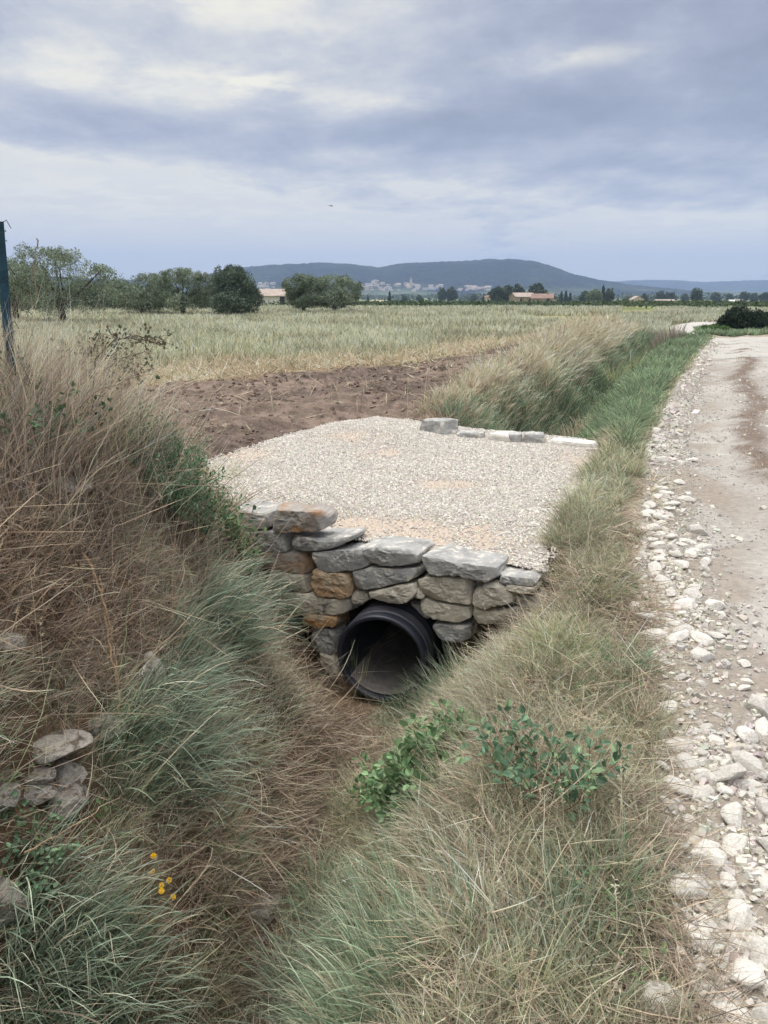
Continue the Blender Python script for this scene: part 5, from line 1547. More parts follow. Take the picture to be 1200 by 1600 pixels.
cane([(55, 470), (56, 440), (54, 405), (58, 370)], 'tall single grass stem standing against the sky on the left', .0022, (160, 140, 108), 'tall_grass_stem', ys=[3.8, 3.8, 3.8, 3.8], taper=1.6)

# arching dark shrub on the bank crest
def arching_shrub():
    r = np.random.default_rng(33)
    tips = [[(118, 640), (128, 600), (150, 560), (178, 532), (215, 524), (262, 545)], [(118, 640), (140, 605), (160, 580), (190, 560), (232, 548)],
            [(118, 640), (150, 620), (178, 598), (205, 588), (222, 582)], [(118, 640), (120, 600), (132, 570), (138, 545)], [(118, 640), (105, 600), (98, 560), (92, 530)],
            [(150, 560), (170, 555), (200, 566), (214, 572)], [(178, 532), (200, 528), (228, 532), (245, 530)], [(150, 575), (142, 555), (150, 535), (165, 520)], [(140, 605), (158, 572), (160, 550)]]
    root = empty('arching_shrub', tuple(at(118, 640, 4.3))); base = np.array(root.location)
    tag(root, 'bare dark shrub with arching twigs reaching right from the left bank crest', 'shrub')
    b = MB(); LP, LD = [], []
    for k, t in enumerate(tips):
        pts = np.array([at(u, v, 4.3 + .05 * i * (1 if k % 2 else -1)) for i, (u, v) in enumerate(t)]) - base
        b.tube(pts, .0065 if k < 2 else .004, .0015, n=5)
        for i in range(len(pts) - 1):
            for q in range(7):
                p = pts[i] + (pts[i + 1] - pts[i]) * r.random()
                d = r.normal(size=3); d /= np.linalg.norm(d)
                tw = stem_curve(p, d + np.array([.3, 0, .3]), r.uniform(.04, .13), .1, r, 3); b.tube(tw, .0016, .0008, n=3, cap=False)
                for w in range(4 if i >= 1 else 1):
                    LP.append(tw[r.integers(1, 4)]); LD.append(r.normal(size=3))
    b.build('branch', mat_stem((92, 76, 66)), None)
    o = COL.objects[-1] if False else bpy.data.objects['branch']; o.parent = root
    n = len(LP); cc = np.array([S(86, 84, 64), S(104, 84, 66), S(74, 88, 64)])[r.integers(0, 3, n)]
    V, F, C = leaf_arrays(np.array(LP), np.array(LD), r.normal(size=(n, 3)), r.uniform(.014, .028, n), cc, asp=.6)
    me = np_mesh('foliage', V, F, col=C); me.materials.append(M_LEAF); o = bpy.data.objects.new('foliage', me); COL.objects.link(o); o.parent = root
arching_shrub()

# yellow flowers ---------------------------------------------------------------
def yellow_flower():
    p = P(245, 1425); base = p.copy(); root = empty('yellow_flower', tuple(base))
    tag(root, 'spindly plant with small yellow flower heads at the foot of the left bank', 'wildflower')
    r = np.random.default_rng(4); st = MB(); hd_m = mat('yellow_petals', srgb(236, 186, 20), rough=.6, var=.15, vscale=60); gm = mat_stem((112, 122, 78))
    for k, (u, v) in enumerate(((240, 1338), (240, 1363), (265, 1376), (253, 1384), (252, 1393), (270, 1402), (241, 1437))):
        q = P(u, v); d = CAM - q; d /= np.linalg.norm(d)
        h = q + d * (.14 if k < 6 else .06) - base
        s0 = np.array([r.normal() * .02, r.normal() * .02, 0]); mid = (s0 + h) / 2 + np.array([r.normal() * .02, 0, .01])
        st.tube([s0, mid, h], .0016, .0012, n=5)
        f = MB(); R = .0095
        V = []; F = []
        ax = np.array([r.normal() * .3, -.5, 1.0]); ax /= np.linalg.norm(ax); a1 = np.cross(ax, (1, 0, 0)); a1 /= np.linalg.norm(a1); a2 = np.cross(ax, a1)
        for j in range(22):
            t = j / 22 * 6.283 * 2 + .2 * r.random(); el = .25 if j < 11 else .9
            dr = (a1 * math.cos(t) + a2 * math.sin(t)) * math.cos(el) + ax * math.sin(el)
            sd = np.cross(dr, ax); sd /= np.linalg.norm(sd)
            b = h + ax * .003; tip = b + dr * R * (1.15 if j < 11 else .9)
            f.poly([b - sd * .0012, b + sd * .0012, tip + sd * .0022, tip - sd * .0022], [(0, 1, 2, 3)])
        o = f.build('flower_head', hd_m); o.parent = root
        c = MB(); c.tube([h - ax * .006, h, h + ax * .005], .003, .0055, n=7); oo = c.build('calyx', gm); oo.parent = o
    s = st.build('stem', gm); s.parent = root
    L = [((268, 1432), (298, 1424)), ((250, 1460), (275, 1478))]
    pos = []; dr = []
    for a, b in L:
        pa, pb = P(*a), P(*b); d = CAM - pa; d /= np.linalg.norm(d); pos.append(pa + d * .07 - base); dr.append(pb - pa)
    V, F, C = leaf_arrays(np.array(pos), np.array(dr), np.array([[0, -.4, 1.0], [0, -.4, 1.0]]), np.array([.075, .06]), np.array([S(130, 146, 118), S(104, 124, 94)]), asp=.32)
    me = np_mesh('leaf', V, F, col=C); me.materials.append(M_LEAF); o = bpy.data.objects.new('leaf', me); COL.objects.link(o); o.parent = root
yellow_flower()

# fence post ---------------------------------------------------------------------
def fence_post():
    a = at(16, 560, 3.55); b = at(-2, 346, 3.55); g = float(terrain(a[0], a[1])); a = a + (a - b) / (a[2] - b[2]) * -(a[2] - g + .1) * -1 if False else a
    d = (b - a) / (b[2] - a[2]); foot = a + d * (g - .1 - a[2])
    root = empty('fence_post', (foot[0], foot[1], g)); tag(root, 'leaning blue green metal fence post at the left frame edge', 'fence post')
    o_ = np.array(root.location)
    m = mat('painted_steel', srgb(34, 70, 84), rough=.55, var=.35, vscale=14, stain=srgb(96, 74, 58), stain_scale=20, stain_lo=.6, stain_hi=.7)
    mb = MB(); f = Vector(foot - o_); t = Vector(b - o_); ax = (t - f).normalized(); sx = Vector((1, .2, 0)).normalized(); sy = ax.cross(sx)
    for w, e in ((.040, .004), (.004, .034)):      # T section
        for sgn in (0,):
            pts = []
            for q in (f, t):
                for i, j in ((-1, -1), (1, -1), (1, 1), (-1, 1)):
                    pts.append(q + sx * (i * w / 2) + sy * (j * e / 2 + (.019 if w < .01 else 0)))
            mb.poly(pts, [(0, 1, 2, 3), (7, 6, 5, 4), (0, 4, 5, 1), (1, 5, 6, 2), (2, 6, 7, 3), (3, 7, 4, 0)])
    mb.build('post', m).parent = root
    wm = mat('fence_wire', srgb(52, 60, 60), rough=.5, metallic=.6)
    r = random.Random(3)
    for k, s in enumerate((.10, .34, .62, .9)):
        w = MB(); c = f.lerp(t, 1 - s * .7)
        w.tube([c + sx * (.026 * math.cos(q * .6)) + sy * (.026 * math.sin(q * .6)) + ax * (.004 * q) for q in range(22)] + [c + sx * (.03 + .006 * q) + ax * (.09 - .012 * q) for q in range(4)], .0016, n=5)
        w.build('wire', wm).parent = root
fence_post()

# ------------------------------------------------------------------ trees
M_BARK = mat('bark', srgb(78, 74, 68), var=.3, vscale=3, bump=.8, bscale=9, bdist=.05, rough=.95)
OLIVE = [(118, 132, 110), (138, 150, 126), (98, 114, 92), (156, 166, 144)]
DARKG = [(66, 82, 60), (80, 96, 68), (54, 70, 54), (96, 110, 78)]
def crown(lobes, n, leaf, cols, r, hollow=.55, asp=.45):
    P_, C_ = [], []
    n = int(n * 2.4)
    lobes = list(lobes)
    if leaf > .05 and n > 2000 and leaf < .2:
        for l in list(lobes):
            for _ in range(5):
                a_, b_ = r.uniform(0, 6.28), r.uniform(-.2, 1.2)
                q_ = r.uniform(.8, 1.12); s_ = r.uniform(.22, .42)
                lobes.append((l[0] + l[3] * q_ * math.cos(a_) * math.cos(b_), l[1] + l[4] * q_ * math.sin(a_) * math.cos(b_), l[2] + l[5] * q_ * math.sin(b_), l[3] * s_, l[4] * s_, l[5] * s_ * 1.1))
    vol = np.array([l[3] * l[4] * l[5] for l in lobes]) ** .7; k = r.choice(len(lobes), n, p=vol / vol.sum())
    A = np.array(lobes)[k]
    d = r.normal(size=(n, 3)); d /= np.linalg.norm(d, axis=1)[:, None]
    q = hollow + (1.08 - hollow) * r.random(n) ** .7
    bump = .78 + .45 * vnoise(d[:, 0] * 3 + A[:, 0] * 7, d[:, 1] * 3 + A[:, 1] * 7, d[:, 2] * 3, seed=7)
    p = A[:, :3] + d * A[:, 3:6] * (q * bump)[:, None]
    s = min(A[:, 3].mean(), 2)
    gap = vnoise(p[:, 0] * 2.6 / s, p[:, 1] * 2.6 / s, p[:, 2] * 3 / s, seed=9) > .27
    p = p[gap]; n = len(p)
    c = np.array([S(*q_) for q_ in cols]); c = c[r.integers(0, len(c), n)] * np.exp(.22 * r.normal(size=(n, 1)))
    cl = vnoise(p[:, 0] * 1.7 / s, p[:, 1] * 1.7 / s, p[:, 2] * 2 / s, seed=12)[:, None]
    c = c * (.75 + .5 * cl)
    dd = r.normal(size=(n, 3)); dd[:, 2] += .5
    V, F, C = leaf_arrays(p, dd, r.normal(size=(n, 3)), leaf * r.uniform(.6, 1.3, n), np.clip(c, .01, .6), asp=asp)
    return V, F, C
def tree_parts(root, lobes, n, leaf, cols, limbs, seed, tr, asp=.45):
    r = np.random.default_rng(seed)
    V, F, C = crown(lobes, n, leaf, cols, r, asp=asp)
    me = np_mesh('crown', V, F, col=C); me.materials.append(M_LEAF); o = bpy.data.objects.new('crown', me); COL.objects.link(o); o.parent = root
    b = MB()
    fork = np.array(limbs[0][-1]) if limbs else None
    for i, l in enumerate(limbs): b.tube(l, tr if i == 0 else tr * .62, tr * .75 if i == 0 else tr * .16, n=8)
    for l in lobes:
        j = np.array(limbs[0][-1]); e = np.array(l[:3]); m_ = (j + e) / 2 + np.array([.1 * l[3], 0, -.12 * l[5]])
        b.tube([j, m_, e, e + np.array([.2 * l[3] * r.normal(), .1, .2 * l[5]])], tr * .3, tr * .05, n=6)
    if b.v: b.build('trunk', M_BARK).parent = root

def olive(u, y, px_w, v_top, lobes_u, label, seed, cols=OLIVE, n=9000, leaf=.12, trunk_h=.22, group=None, lean=0, name='olive_tree', cat='olive tree'):
    """lobes_u: (du, dv_from_base 0..1, ru, rv) as fractions of crown width / tree height"""
    x = (u - 600) / FPX * y / (ray(600, 470)[1])
    zt = at(u, v_top, y)[2]; g = float(terrain(x, y)); H = zt - g; Wd = px_w / FPX * y
    root = empty(name, (x, y, g)); tag(root, label, cat, group)
    lobes_u = list(lobes_u) + ([(-.22, .38, .22, .20), (.2, .36, .24, .20), (.0, .28, .2, .16)] if cat == 'olive tree' else [])
    lobes = [(a * Wd, (np.random.default_rng(seed + i).random() - .5) * Wd * .5, b * H, c * Wd, c * Wd * 1.1, d * H) for i, (a, b, c, d) in enumerate(lobes_u)]
    th = trunk_h * H
    tree_parts(root, lobes, n, leaf, cols, [[(0, 0, -.2), (lean * .4, 0, th * .5), (lean, 0, th)]], seed, .045 * H + .04)
    return root
olive(96, 42, 150, 388, [(-.30, .62, .20, .18), (-.12, .80, .22, .20), (.10, .72, .24, .22), (.33, .62, .20, .16), (.02, .50, .22, .14), (.42, .72, .10, .08), (-.05, .92, .08, .06), (-.42, .55, .12, .14)],
      'big spreading olive tree with forked trunk, tallest of the row on the left', 1, n=9000, leaf=.10, lean=-.1)
olive(22, 46, 90, 402, [(-.25, .6, .25, .22), (.1, .75, .25, .22), (.3, .5, .22, .22), (0, .45, .3, .2)], 'olive tree at the left frame edge behind the fence post', 2, n=6500, leaf=.11)
olive(222, 60, 92, 427, [(-.25, .55, .26, .3), (.05, .68, .28, .28), (.3, .55, .24, .28), (0, .35, .42, .25)], 'rounded dusty olive tree left of the one with the bent branch', 3, n=7000, leaf=.14)
olive(285, 58, 96, 419, [(-.38, .66, .16, .20), (-.18, .82, .16, .14), (.12, .74, .22, .20), (.34, .66, .18, .22), (.05, .92, .12, .07)], 'open crowned olive tree with a bent branch, next to the dark round tree', 4, n=6500, leaf=.13, trunk_h=.36)
olive(366, 56, 76, 418, [(-.22, .5, .26, .36), (.2, .52, .26, .36), (0, .72, .28, .26), (0, .3, .44, .26), (-.33, .35, .16, .25), (.34, .35, .16, .25)], 'dense dark rounded tree standing left of the white house', 5, cols=[(84, 100, 82), (100, 116, 96), (70, 86, 70), (118, 130, 110)], n=12000, leaf=.13, trunk_h=.15, name='holm_oak', cat='oak tree')
olive(474, 64, 62, 430, [(-.25, .70, .24, .24), (.1, .74, .26, .24), (.3, .55, .22, .28), (-.1, .5, .24, .2)], 'left of the two joined olive trees in the middle of the photo', 6, cols=[(108, 124, 98), (128, 142, 116), (90, 106, 84), (146, 156, 132)], n=7500, leaf=.13)
olive(522, 64, 84, 429, [(-.3, .62, .22, .28), (-.02, .76, .26, .22), (.22, .6, .22, .3), (.42, .62, .10, .20), (0, .42, .34, .22)], 'right of the two joined olive trees in the middle of the photo', 7, n=8500, leaf=.13, trunk_h=.22)
olive(148, 74, 90, 432, [(-.2, .5, .3, .3), (.2, .55, .3, .3), (0, .35, .4, .25)], 'low grey green tree behind the big spreading olive', 8, cols=[(82, 98, 82), (70, 86, 72)], n=5000, leaf=.17)
olive(182, 80, 60, 440, [(-.2, .5, .3, .3), (.2, .55, .3, .3), (0, .35, .4, .25)], 'small grey green tree between the big spreading olive and the rounded one', 9, cols=[(82, 98, 82), (72, 90, 74)], n=3500, leaf=.17)
olive(60, 70, 80, 440, [(-.2, .5, .3, .3), (.2, .55, .3, .3), (0, .35, .4, .25)], 'low tree seen through the left branches of the big olive', 10, cols=[(82, 98, 82), (72, 90, 74)], n=4000, leaf=.17)
olive(248, 78, 60, 436, [(-.2, .5, .3, .3), (.2, .55, .3, .3), (0, .35, .4, .25)], 'small tree filling the gap behind the bent branch olive', 11, cols=[(84, 98, 84), (72, 90, 74)], n=3500, leaf=.17)
olive(320, 76, 36, 446, [(-.2, .5, .3, .3), (.2, .55, .3, .3), (0, .35, .4, .25)], 'low bush between the bent branch olive and the dark round tree', 12, cols=[(76, 92, 78), (64, 82, 68)], n=2200, leaf=.17, name='bush', cat='bush')
def low_bush(u, y, w, vt, label, seed, cols, n=4000, leaf=.1, name='bush', dark=False):
    olive(u, y, w, vt, [(-.3, .4, .24, .42), (0, .52, .3, .46), (.3, .42, .24, .42), (.1, .3, .42, .35)], label, seed, cols=cols, n=n, leaf=leaf, trunk_h=.1, name=name, cat='bush')
low_bush(1162, 35.5, 64, 481, 'dense dark bush behind the white boulder at the road junction', 20, [(44, 60, 42), (54, 70, 48), (36, 50, 38)], n=9000, leaf=.09)
low_bush(1215, 36.5, 70, 486, 'dark bush cut by the right frame edge at the road junction', 21, [(44, 60, 42), (54, 70, 48), (36, 50, 38)], n=7000, leaf=.09)
low_bush(1120, 33.5, 40, 509, 'low bright green bush on the island by the road junction', 22, [(88, 116, 64), (104, 132, 74), (74, 98, 56)], n=3500, leaf=.08)

# middle distance trees: u, distance, width px, v of the top, kind
def mid_trees():
    protos = {}
    def proto(kind, seed):
        H, Wd = 1.0, 1.0
        if kind == 'round': lobes = [(-.2, 0, .55, .26, .28, .26), (.2, .05, .55, .26, .28, .26), (0, 0, .74, .27, .28, .24), (0, 0, .42, .34, .34, .24)]; cols = DARKG
        elif kind == 'pale': lobes = [(-.2, 0, .5, .25, .25, .30), (.15, 0, .62, .25, .25, .33), (.3, 0, .4, .18, .2, .28)]; cols = [(116, 128, 88), (132, 142, 100), (98, 112, 76)]
        elif kind == 'spire': lobes = [(0, 0, .5, .34, .34, .46), (0, 0, .3, .46, .46, .28), (0, 0, .78, .2, .2, .22)]; cols = [(44, 58, 46), (52, 68, 50)]
        r = np.random.default_rng(seed)
        V, F, C = crown(lobes, 1500 if kind != 'spire' else 800, .075 if kind != 'spire' else .11, cols, r, hollow=.3, asp=.7)
        mc = np_mesh('crown', V, F, col=C); mc.materials.append(M_LEAF)
        b = MB(); b.tube([(0, 0, -.05), (.01, 0, .25), (0, 0, .5)], .035, .015, n=6); b.tube([(0, 0, .25), (.15, 0, .5)], .02, .008, n=5); b.tube([(0, 0, .25), (-.15, .02, .52)], .02, .008, n=5)
        mt = bpy.data.meshes.new('trunk'); mt.from_pydata(b.v, [], b.f); mt.update(); mt.materials.append(M_BARK)
        return mc, mt
    for k in ('round', 'pale', 'spire'): protos[k] = [proto(k, 50 + i) for i in range(3)]
    L = [(778, 330, 26, 448, 'round', 'dark tree at the left end of the clump by the farmhouse'), (793, 340, 26, 446, 'round', 'middle tree of the dark clump by the farmhouse'), (808, 345, 22, 445, 'round', 'brownish dark tree touching the farmhouse roof'),
         (838, 340, 30, 443, 'round', 'round dark tree rising behind the two farmhouses'), (691, 520, 16, 450, 'round', 'dark tree left of the pair below the village'), (706, 520, 20, 449, 'round', 'dark tree right of the pair below the village'),
         (609, 420, 5, 456, 'spire', 'lone cypress in the plain below the village'), (575, 420, 4, 462, 'spire', 'tiny cypress left of the lone one'), (757, 480, 8, 460, 'spire', 'small dark conifer left of the farmhouse clump'),
         (877, 430, 6, 456, 'spire', 'left cypress of the trio right of the red roofed house'), (884, 430, 6, 455, 'spire', 'middle cypress of the trio right of the red roofed house'), (891, 430, 6, 458, 'spire', 'right cypress of the trio right of the red roofed house'),
         (866, 420, 12, 461, 'pale', 'low shrub right of the red roofed house'), (914, 400, 22, 455, 'round', 'dark tree left of the pale willow like tree'), (928, 380, 26, 452, 'pale', 'pale willow like tree in the plain'),
         (942, 390, 7, 447, 'spire', 'tall cypress right of the pale tree'), (952, 395, 18, 451, 'round', 'dark rounded tree beside the tall cypress'), (1006, 520, 14, 459, 'round', 'low tree right of the small cream house'),
         (1031, 560, 18, 455, 'round', 'left tree of the distant group in the right plain'), (1046, 560, 18, 457, 'round', 'right tree of the distant group in the right plain'), (1089, 400, 24, 451, 'round', 'rounded tree standing alone in the right plain'),
         (1118, 600, 14, 457, 'round', 'small tree right of the lone rounded one'), (1162, 560, 16, 456, 'round', 'dark round tree near the right frame edge'), (1178, 600, 14, 458, 'round', 'smaller tree next to the dark round one at the right'),
         (1195, 560, 16, 457, 'round', 'tree cut by the right frame edge on the plain'), (1070, 620, 14, 459, 'round', 'small tree left of the lone rounded tree'), (655, 560, 10, 461, 'round', 'shrubby tree left of the dark pair below the village'),
         (632, 560, 10, 462, 'round', 'shrubby tree right of the lone cypress'), (740, 600, 12, 460, 'round', 'shrubby tree between the dark pair and the farmhouse clump'), (980, 500, 12, 462, 'pale', 'pale shrub left of the small cream house'),
         (1140, 640, 14, 459, 'round', 'small tree between the lone rounded one and the right edge')]
    for i, (u, y, w, vt, k, lab) in enumerate(L):
        x = (u - 600) / FPX * y / ray(600, 465)[1]; g = float(terrain(x, y)); H = at(u, vt, y)[2] - g; Wd = w / FPX * y
        mc, mt = protos[k][i % 3]
        root = empty('cypress' if k == 'spire' else 'tree', (x, y, g)); root.scale = (Wd * 1.1, Wd * 1.1, H); root.rotation_euler[2] = i * 1.3
        tag(root, lab, 'tree', 'trees in the middle distance')
        for nm, me in (('crown', mc), ('trunk', mt)):
            o = bpy.data.objects.new(nm, me); COL.objects.link(o); o.parent = root
    # a low far band of trees closing the plain
    r = np.random.default_rng(60); parts = []
    n = 30000
    cx = r.uniform(-650, 800, 520); cy = r.uniform(650, 1500, 520); hs = r.uniform(3, 9, 520)
    k = r.integers(0, 520, n)
    d = r.normal(size=(n, 3)); d /= np.linalg.norm(d, axis=1)[:, None]
    p = np.stack([cx[k], cy[k], -5.2 + hs[k] * .5], -1) + d * np.stack([hs[k] * 1.5, hs[k], hs[k] * .5], -1)
    c = np.array([S(*q) for q in DARKG])[r.integers(0, 4, n)]
    V, F, C = leaf_arrays(p, r.normal(size=(n, 3)), r.normal(size=(n, 3)), r.uniform(1.5, 3, n), c, asp=.8)
    put_stuff('distant_woods', [(V, F, C)], M_LEAF)
    # vine rows and hedge
    parts = []
    rows = [(94, 3, 60, 1.0, 14), (100, -8, 30, .8, 10)] + [(y, -60 - y * .2, y * .62, 1.0, 8) for y in np.concatenate([np.arange(118, 200, 7.0), np.arange(200, 330, 11.0), np.arange(330, 620, 22.0)])]
    V_, D_, C_, S_ = [], [], [], []
    for (y, x0, x1, h, dn) in rows:
        L_ = x1 - x0; m_ = int(L_ * dn * min(1, 90 / y) * 1.2)
        x = r.uniform(x0, x1, m_); gap = vnoise(x * .12, np.full(m_, y), seed=33) > .25; x = x[gap]; m_ = len(x)
        yy = y + .3 * r.normal(size=m_) + .04 * (x - x0) * 0
        z = terrain(x, yy) + h * r.random(m_) * (.8 + .4 * vnoise(x * .5, yy, seed=3))
        V_.append(np.stack([x, yy, z], -1)); S_.append(np.full(m_, .30 * max(1, y / 110)) * r.uniform(.6, 1.2, m_))
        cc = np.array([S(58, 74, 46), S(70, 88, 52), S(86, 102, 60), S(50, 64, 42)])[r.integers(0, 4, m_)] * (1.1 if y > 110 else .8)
        C_.append(cc)
    p = np.concatenate(V_); n = len(p)
    V, F, C = leaf_arrays(p, r.normal(size=(n, 3)), r.normal(size=(n, 3)), np.concatenate(S_), np.concatenate(C_), asp=.8)
    put_stuff('vineyard', [(V, F, C)], M_LEAF)
mid_trees()

# ------------------------------------------------------------------ houses
M_ROOF = mat('terracotta_tiles', srgb(142, 118, 106), var=.25, vscale=1.2, bump=.4, bscale=3, rough=.9)
M_ROOFP = mat('pale_roof_tiles', srgb(170, 156, 144), var=.2, vscale=.8, bump=.4, bscale=3, rough=.9)
M_RENDER = mat('white_render', srgb(226, 222, 214), var=.08, vscale=.6, rough=.9)
M_CREAM = mat('cream_render', srgb(206, 190, 162), var=.12, vscale=.5, rough=.9)
M_STONEW = mat('rubble_wall', srgb(168, 152, 128), var=.25, vscale=.8, bump=.5, bscale=2, rough=.95)
M_DARKW = mat('dark_window', srgb(52, 56, 60), var=.1, rough=.3)
def house(u, y, w, d, hw, hr, wm, rm, label, rz=0, name='house', cat='house', wins=(), gable_side=False, g=None, chimney=True, ridge_along=True):
    x = (u - 600) / FPX * y / ray(600, 465)[1]
    gz = float(terrain(x, y)) if g is None else g
    root = empty(name, (x, y, gz - .2)); root.rotation_euler[2] = rz; tag(root, label, cat)
    mb = MB(); hw += .2
    V = [(-w / 2, -d / 2, 0), (w / 2, -d / 2, 0), (w / 2, d / 2, 0), (-w / 2, d / 2, 0), (-w / 2, -d / 2, hw), (w / 2, -d / 2, hw), (w / 2, d / 2, hw), (-w / 2, d / 2, hw)]
    if ridge_along: V += [(-w / 2, 0, hw + hr), (w / 2, 0, hw + hr)]; Fw = [(0, 1, 5, 4), (2, 3, 7, 6), (1, 2, 6, 9, 5), (3, 0, 4, 8, 7)]
    else: V += [(0, -d / 2, hw + hr), (0, d / 2, hw + hr)]; Fw = [(0, 1, 5, 8, 4), (2, 3, 7, 9, 6), (1, 2, 6, 5), (3, 0, 4, 7)]
    mb.poly(V, Fw); mb.build('wall', wm).parent = root
    o = .35; rb = MB(); t = .16
    def slab(a, b, c, e):
        q = [Vector(k) for k in (a, b, c, e)]; n = Vector((0, 0, t)); rb.poly([*q, *[k + n for k in q]], [(0, 1, 2, 3), (7, 6, 5, 4), (0, 4, 5, 1), (1, 5, 6, 2), (2, 6, 7, 3), (3, 7, 4, 0)])
    k = hr / (d / 2 if ridge_along else w / 2)
    if ridge_along:
        slab((-w / 2 - o, -d / 2 - o, hw - k * o + .02), (w / 2 + o, -d / 2 - o, hw - k * o + .02), (w / 2 + o, -.01, hw + hr + .02), (-w / 2 - o, -.01, hw + hr + .02))
        slab((-w / 2 - o, .01, hw + hr + .02), (w / 2 + o, .01, hw + hr + .02), (w / 2 + o, d / 2 + o, hw - k * o + .02), (-w / 2 - o, d / 2 + o, hw - k * o + .02))
    else:
        slab((-w / 2 - o, -d / 2 - o, hw - k * o + .02), (-.01, -d / 2 - o, hw + hr + .02), (-.01, d / 2 + o, hw + hr + .02), (-w / 2 - o, d / 2 + o, hw - k * o + .02))
        slab((.01, -d / 2 - o, hw + hr + .02), (w / 2 + o, -d / 2 - o, hw - k * o + .02), (w / 2 + o, d / 2 + o, hw - k * o + .02), (.01, d / 2 + o, hw + hr + .02))
    roof = rb.build('roof', rm); roof.parent = root
    if chimney:
        c = MB(); c.box((w * .25, 0, hw + hr + .3), (.6, .6, 1.0)); c.build('chimney', wm).parent = roof
    for (wx, wz, ww, wh, kind) in wins:
        fr = MB(); fr.box((wx, -d / 2 - .03, wz + .2 + wh / 2), (ww + .2, .06, wh + .2)); fo = fr.build(kind, wm); fo.parent = root
        pn = MB(); pn.box((wx, -d / 2 - .07, wz + .2 + wh / 2), (ww, .05, wh)); pn.build('pane' if kind == 'window' else 'leaf', M_DARKW).parent = fo
    return root
house(424, 150, 13, 7, 1.9, 1.1, M_RENDER, M_ROOFP, 'long low white house with pale tiled roof between the dark round tree and the olives', g=-.55, wins=((-4.2, .6, .7, 1.2, 'window'), (2.5, .4, .9, 1.6, 'door'), (4.6, .7, 1.0, .9, 'window')), chimney=False)
house(62, 140, 6, 5, 1.2, .9, M_CREAM, M_ROOF, 'small pink roofed barn low behind the big olive on the left', g=-.45, name='barn', cat='barn', wins=((0, .2, 1.2, .9, 'door'),), chimney=False)
house(816, 330, 8.5, 8, 3.2, 1.5, M_STONEW, M_ROOFP, 'grey cream farmhouse with hipped looking roof, left of the red roofed one', wins=((-2, 1.4, .9, 1.2, 'window'), (2, 1.4, .9, 1.2, 'window')), rz=.2)
house(848, 325, 8.5, 7, 2.6, 1.7, M_STONEW, M_ROOF, 'farmhouse with red tiled roof right of the grey cream one', wins=((2.6, .8, 1.2, 2.0, 'door'), (-1.5, 1.0, .8, 1.0, 'window')), rz=-.3)
house(860, 330, 4, 5, 2.0, 1.0, M_RENDER, M_ROOF, 'white gabled annex at the right end of the red roofed farmhouse', wins=((0, .5, 1, 1.3, 'door'),), chimney=False, ridge_along=False)
house(995, 430, 6, 7, 2.6, 1.6, M_CREAM, M_ROOFP, 'small cream house standing alone in the right plain', wins=((0, 1, 1, 1.2, 'window'),), chimney=False, ridge_along=False)
house(762, 480, 4, 4, 4.0, 1.0, M_CREAM, M_ROOF, 'tiny cream tower like hut left of the farmhouse clump', name='hut', cat='hut', chimney=False, wins=((0, 2, .8, 1, 'window'),))
house(1038, 520, 12, 7, 2.0, .9, M_CREAM, M_ROOFP, 'low cream building among the trees of the right plain', chimney=False, wins=((-3, .8, 1, 1, 'window'), (3, .8, 1, 1, 'window')))
house(1150, 420, 7, 4, 1.6, .7, M_RENDER, M_RENDER, 'white shed in the right plain near the frame edge', name='shed', cat='shed', chimney=False, wins=((0, .4, 1.4, 1.1, 'door'),))
house(590, 500, 7, 4, 1.4, .8, M_CREAM, M_CREAM, 'pale low shed below the village', name='shed', cat='shed', chimney=False, wins=((0, .3, 1.4, .9, 'door'),))

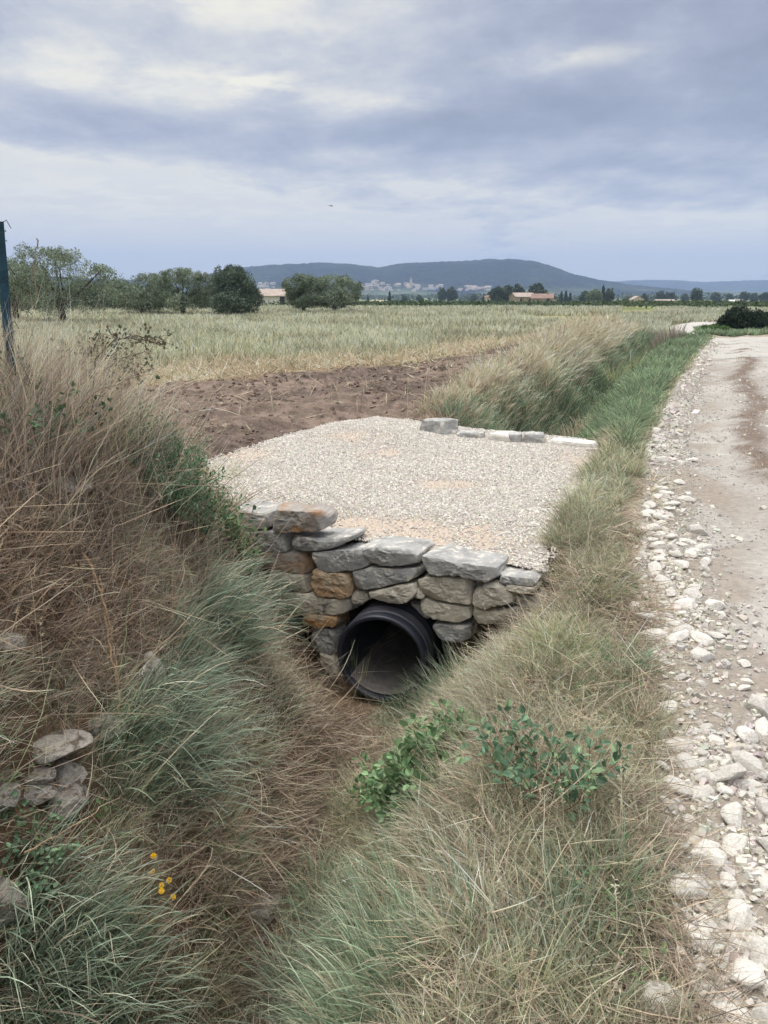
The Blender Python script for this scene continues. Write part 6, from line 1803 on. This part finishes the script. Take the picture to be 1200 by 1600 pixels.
def village():
    r = np.random.default_rng(90)
    def hm(seed, wm, rm):
        b = MB(); V = [(-.5, -.4, 0), (.5, -.4, 0), (.5, .4, 0), (-.5, .4, 0), (-.5, -.4, .55), (.5, -.4, .55), (.5, .4, .55), (-.5, .4, .55), (-.5, 0, .72), (.5, 0, .72)]
        b.poly(V, [(0, 1, 5, 4), (2, 3, 7, 6), (1, 2, 6, 9, 5), (3, 0, 4, 8, 7)], 0)
        b.poly([(-.55, -.46, .54), (.55, -.46, .54), (.55, 0, .75), (-.55, 0, .75), (.55, .46, .54), (-.55, .46, .54)], [(0, 1, 2, 3), (3, 2, 4, 5)], 1)
        for wx in (-.3, 0, .3): b.box((wx, -.405, .3), (.09, .02, .14), mi=2)
        me = bpy.data.meshes.new('village_house'); me.from_pydata(b.v, [], b.f); me.polygons.foreach_set('material_index', b.m); me.update()
        for m in (wm, rm, M_DARKW): me.materials.append(m)
        return me
    VR = mat('weathered_tiles', srgb(150, 128, 114), var=.2, vscale=.5, rough=.9)
    P_ = [hm(1, M_RENDER, VR), hm(2, M_RENDER, M_ROOFP), hm(3, M_CREAM, M_ROOFP)]
    spots = []
    for (u0, u1, v0, v1, n) in ((560, 650, 444, 455, 40), (650, 700, 447, 455, 12), (715, 765, 447, 455, 26), (405, 432, 443, 453, 14), (575, 592, 438, 442, 4)):
        for _ in range(n): spots.append((r.uniform(u0, u1), r.uniform(v0, v1)))
    for i, (u, v) in enumerate(spots):
        # walk out along the pixel's direction until the hill is met
        d = ray(u, v); t = np.arange(1650, 3000, 4.0); p = CAM[None] + t[:, None] * d[None]
        az = np.arctan2(p[:, 0], p[:, 1]); z = hill1_z(p[:, 0], p[:, 1]); hit = p[:, 2] < z + 1
        if not hit.any(): continue
        q = p[int(np.argmax(hit))]
        s = r.uniform(7, 13)
        o = bpy.data.objects.new('village_house', P_[r.integers(3)]); COL.objects.link(o)
        o.location = (q[0], q[1], q[2] - 1.5); o.scale = (s, s * .8, s * r.uniform(.6, 1.0)); o.rotation_euler[2] = r.uniform(-.7, .7)
        k = 0 if u < 450 else 1 if u < 593 and v < 443 else 2 if u < 655 else 3 if u < 705 else 4
        lab = ('village house at the hill foot seen between the dark round tree and the olives', 'isolated house above the village on the wooded slope', 'cream and terracotta house in the main village cluster',
               'village house on the right fringe near the church tower', 'house in the right hand village cluster above the dark trees')[k]
        tag(o, lab, 'house', ('left village houses', 'upper village houses', 'main village houses', 'village houses by the church', 'right village houses')[k])
    d = ray(642, 450); p = CAM + d * 1980; z = float(hill1_z(p[0], p[1]))
    root = empty('church_tower', (p[0], p[1], z - 2)); tag(root, 'pale church tower with a low spire rising from the village', 'church tower')
    b = MB(); b.box((0, 0, 11), (6, 6, 22)); b.build('tower', M_CREAM).parent = root
    b = MB(); b.poly([(-3.4, -3.4, 22), (3.4, -3.4, 22), (3.4, 3.4, 22), (-3.4, 3.4, 22), (0, 0, 29)], [(0, 1, 4), (1, 2, 4), (2, 3, 4), (3, 0, 4), (3, 2, 1, 0)]); b.build('spire', M_ROOF).parent = root
village()

# a bird far up in the sky ------------------------------------------------------
def bird():
    p = at(517, 322, 130.0); b = MB()
    m = mat('dark_feathers', srgb(48, 48, 52))
    body = [(-.22, 0, 0), (-.1, 0, .03), (.05, 0, .02), (.2, 0, 0), (.34, 0, .0)]
    b.tube(body, .03, .05, n=8); b.tube([(.18, 0, 0), (.26, 0, .01), (.30, 0, 0)], .045, .02, n=8)
    for s in (-1, 1):
        b.poly([(.12, 0, .03), (-.1, 0, .03), (-.12, s * .28, .13), (.10, s * .28, .14), (-.16, s * .62, .05), (-.06, s * .6, .06)], [(0, 1, 2, 3), (3, 2, 4, 5)])
        b.poly([(.12, 0, .015), (-.1, 0, .015), (-.12, s * .28, .115), (.10, s * .28, .125)], [(3, 2, 1, 0)])
    b.poly([(-.2, .03, 0), (-.2, -.03, 0), (-.4, -.1, 0), (-.4, .1, 0)], [(0, 1, 2, 3)])
    o = b.build('bird', m); o.location = p; o.rotation_euler[2] = .9; tag(o, 'small dark bird flying alone in front of the clouds', 'bird')
bird()
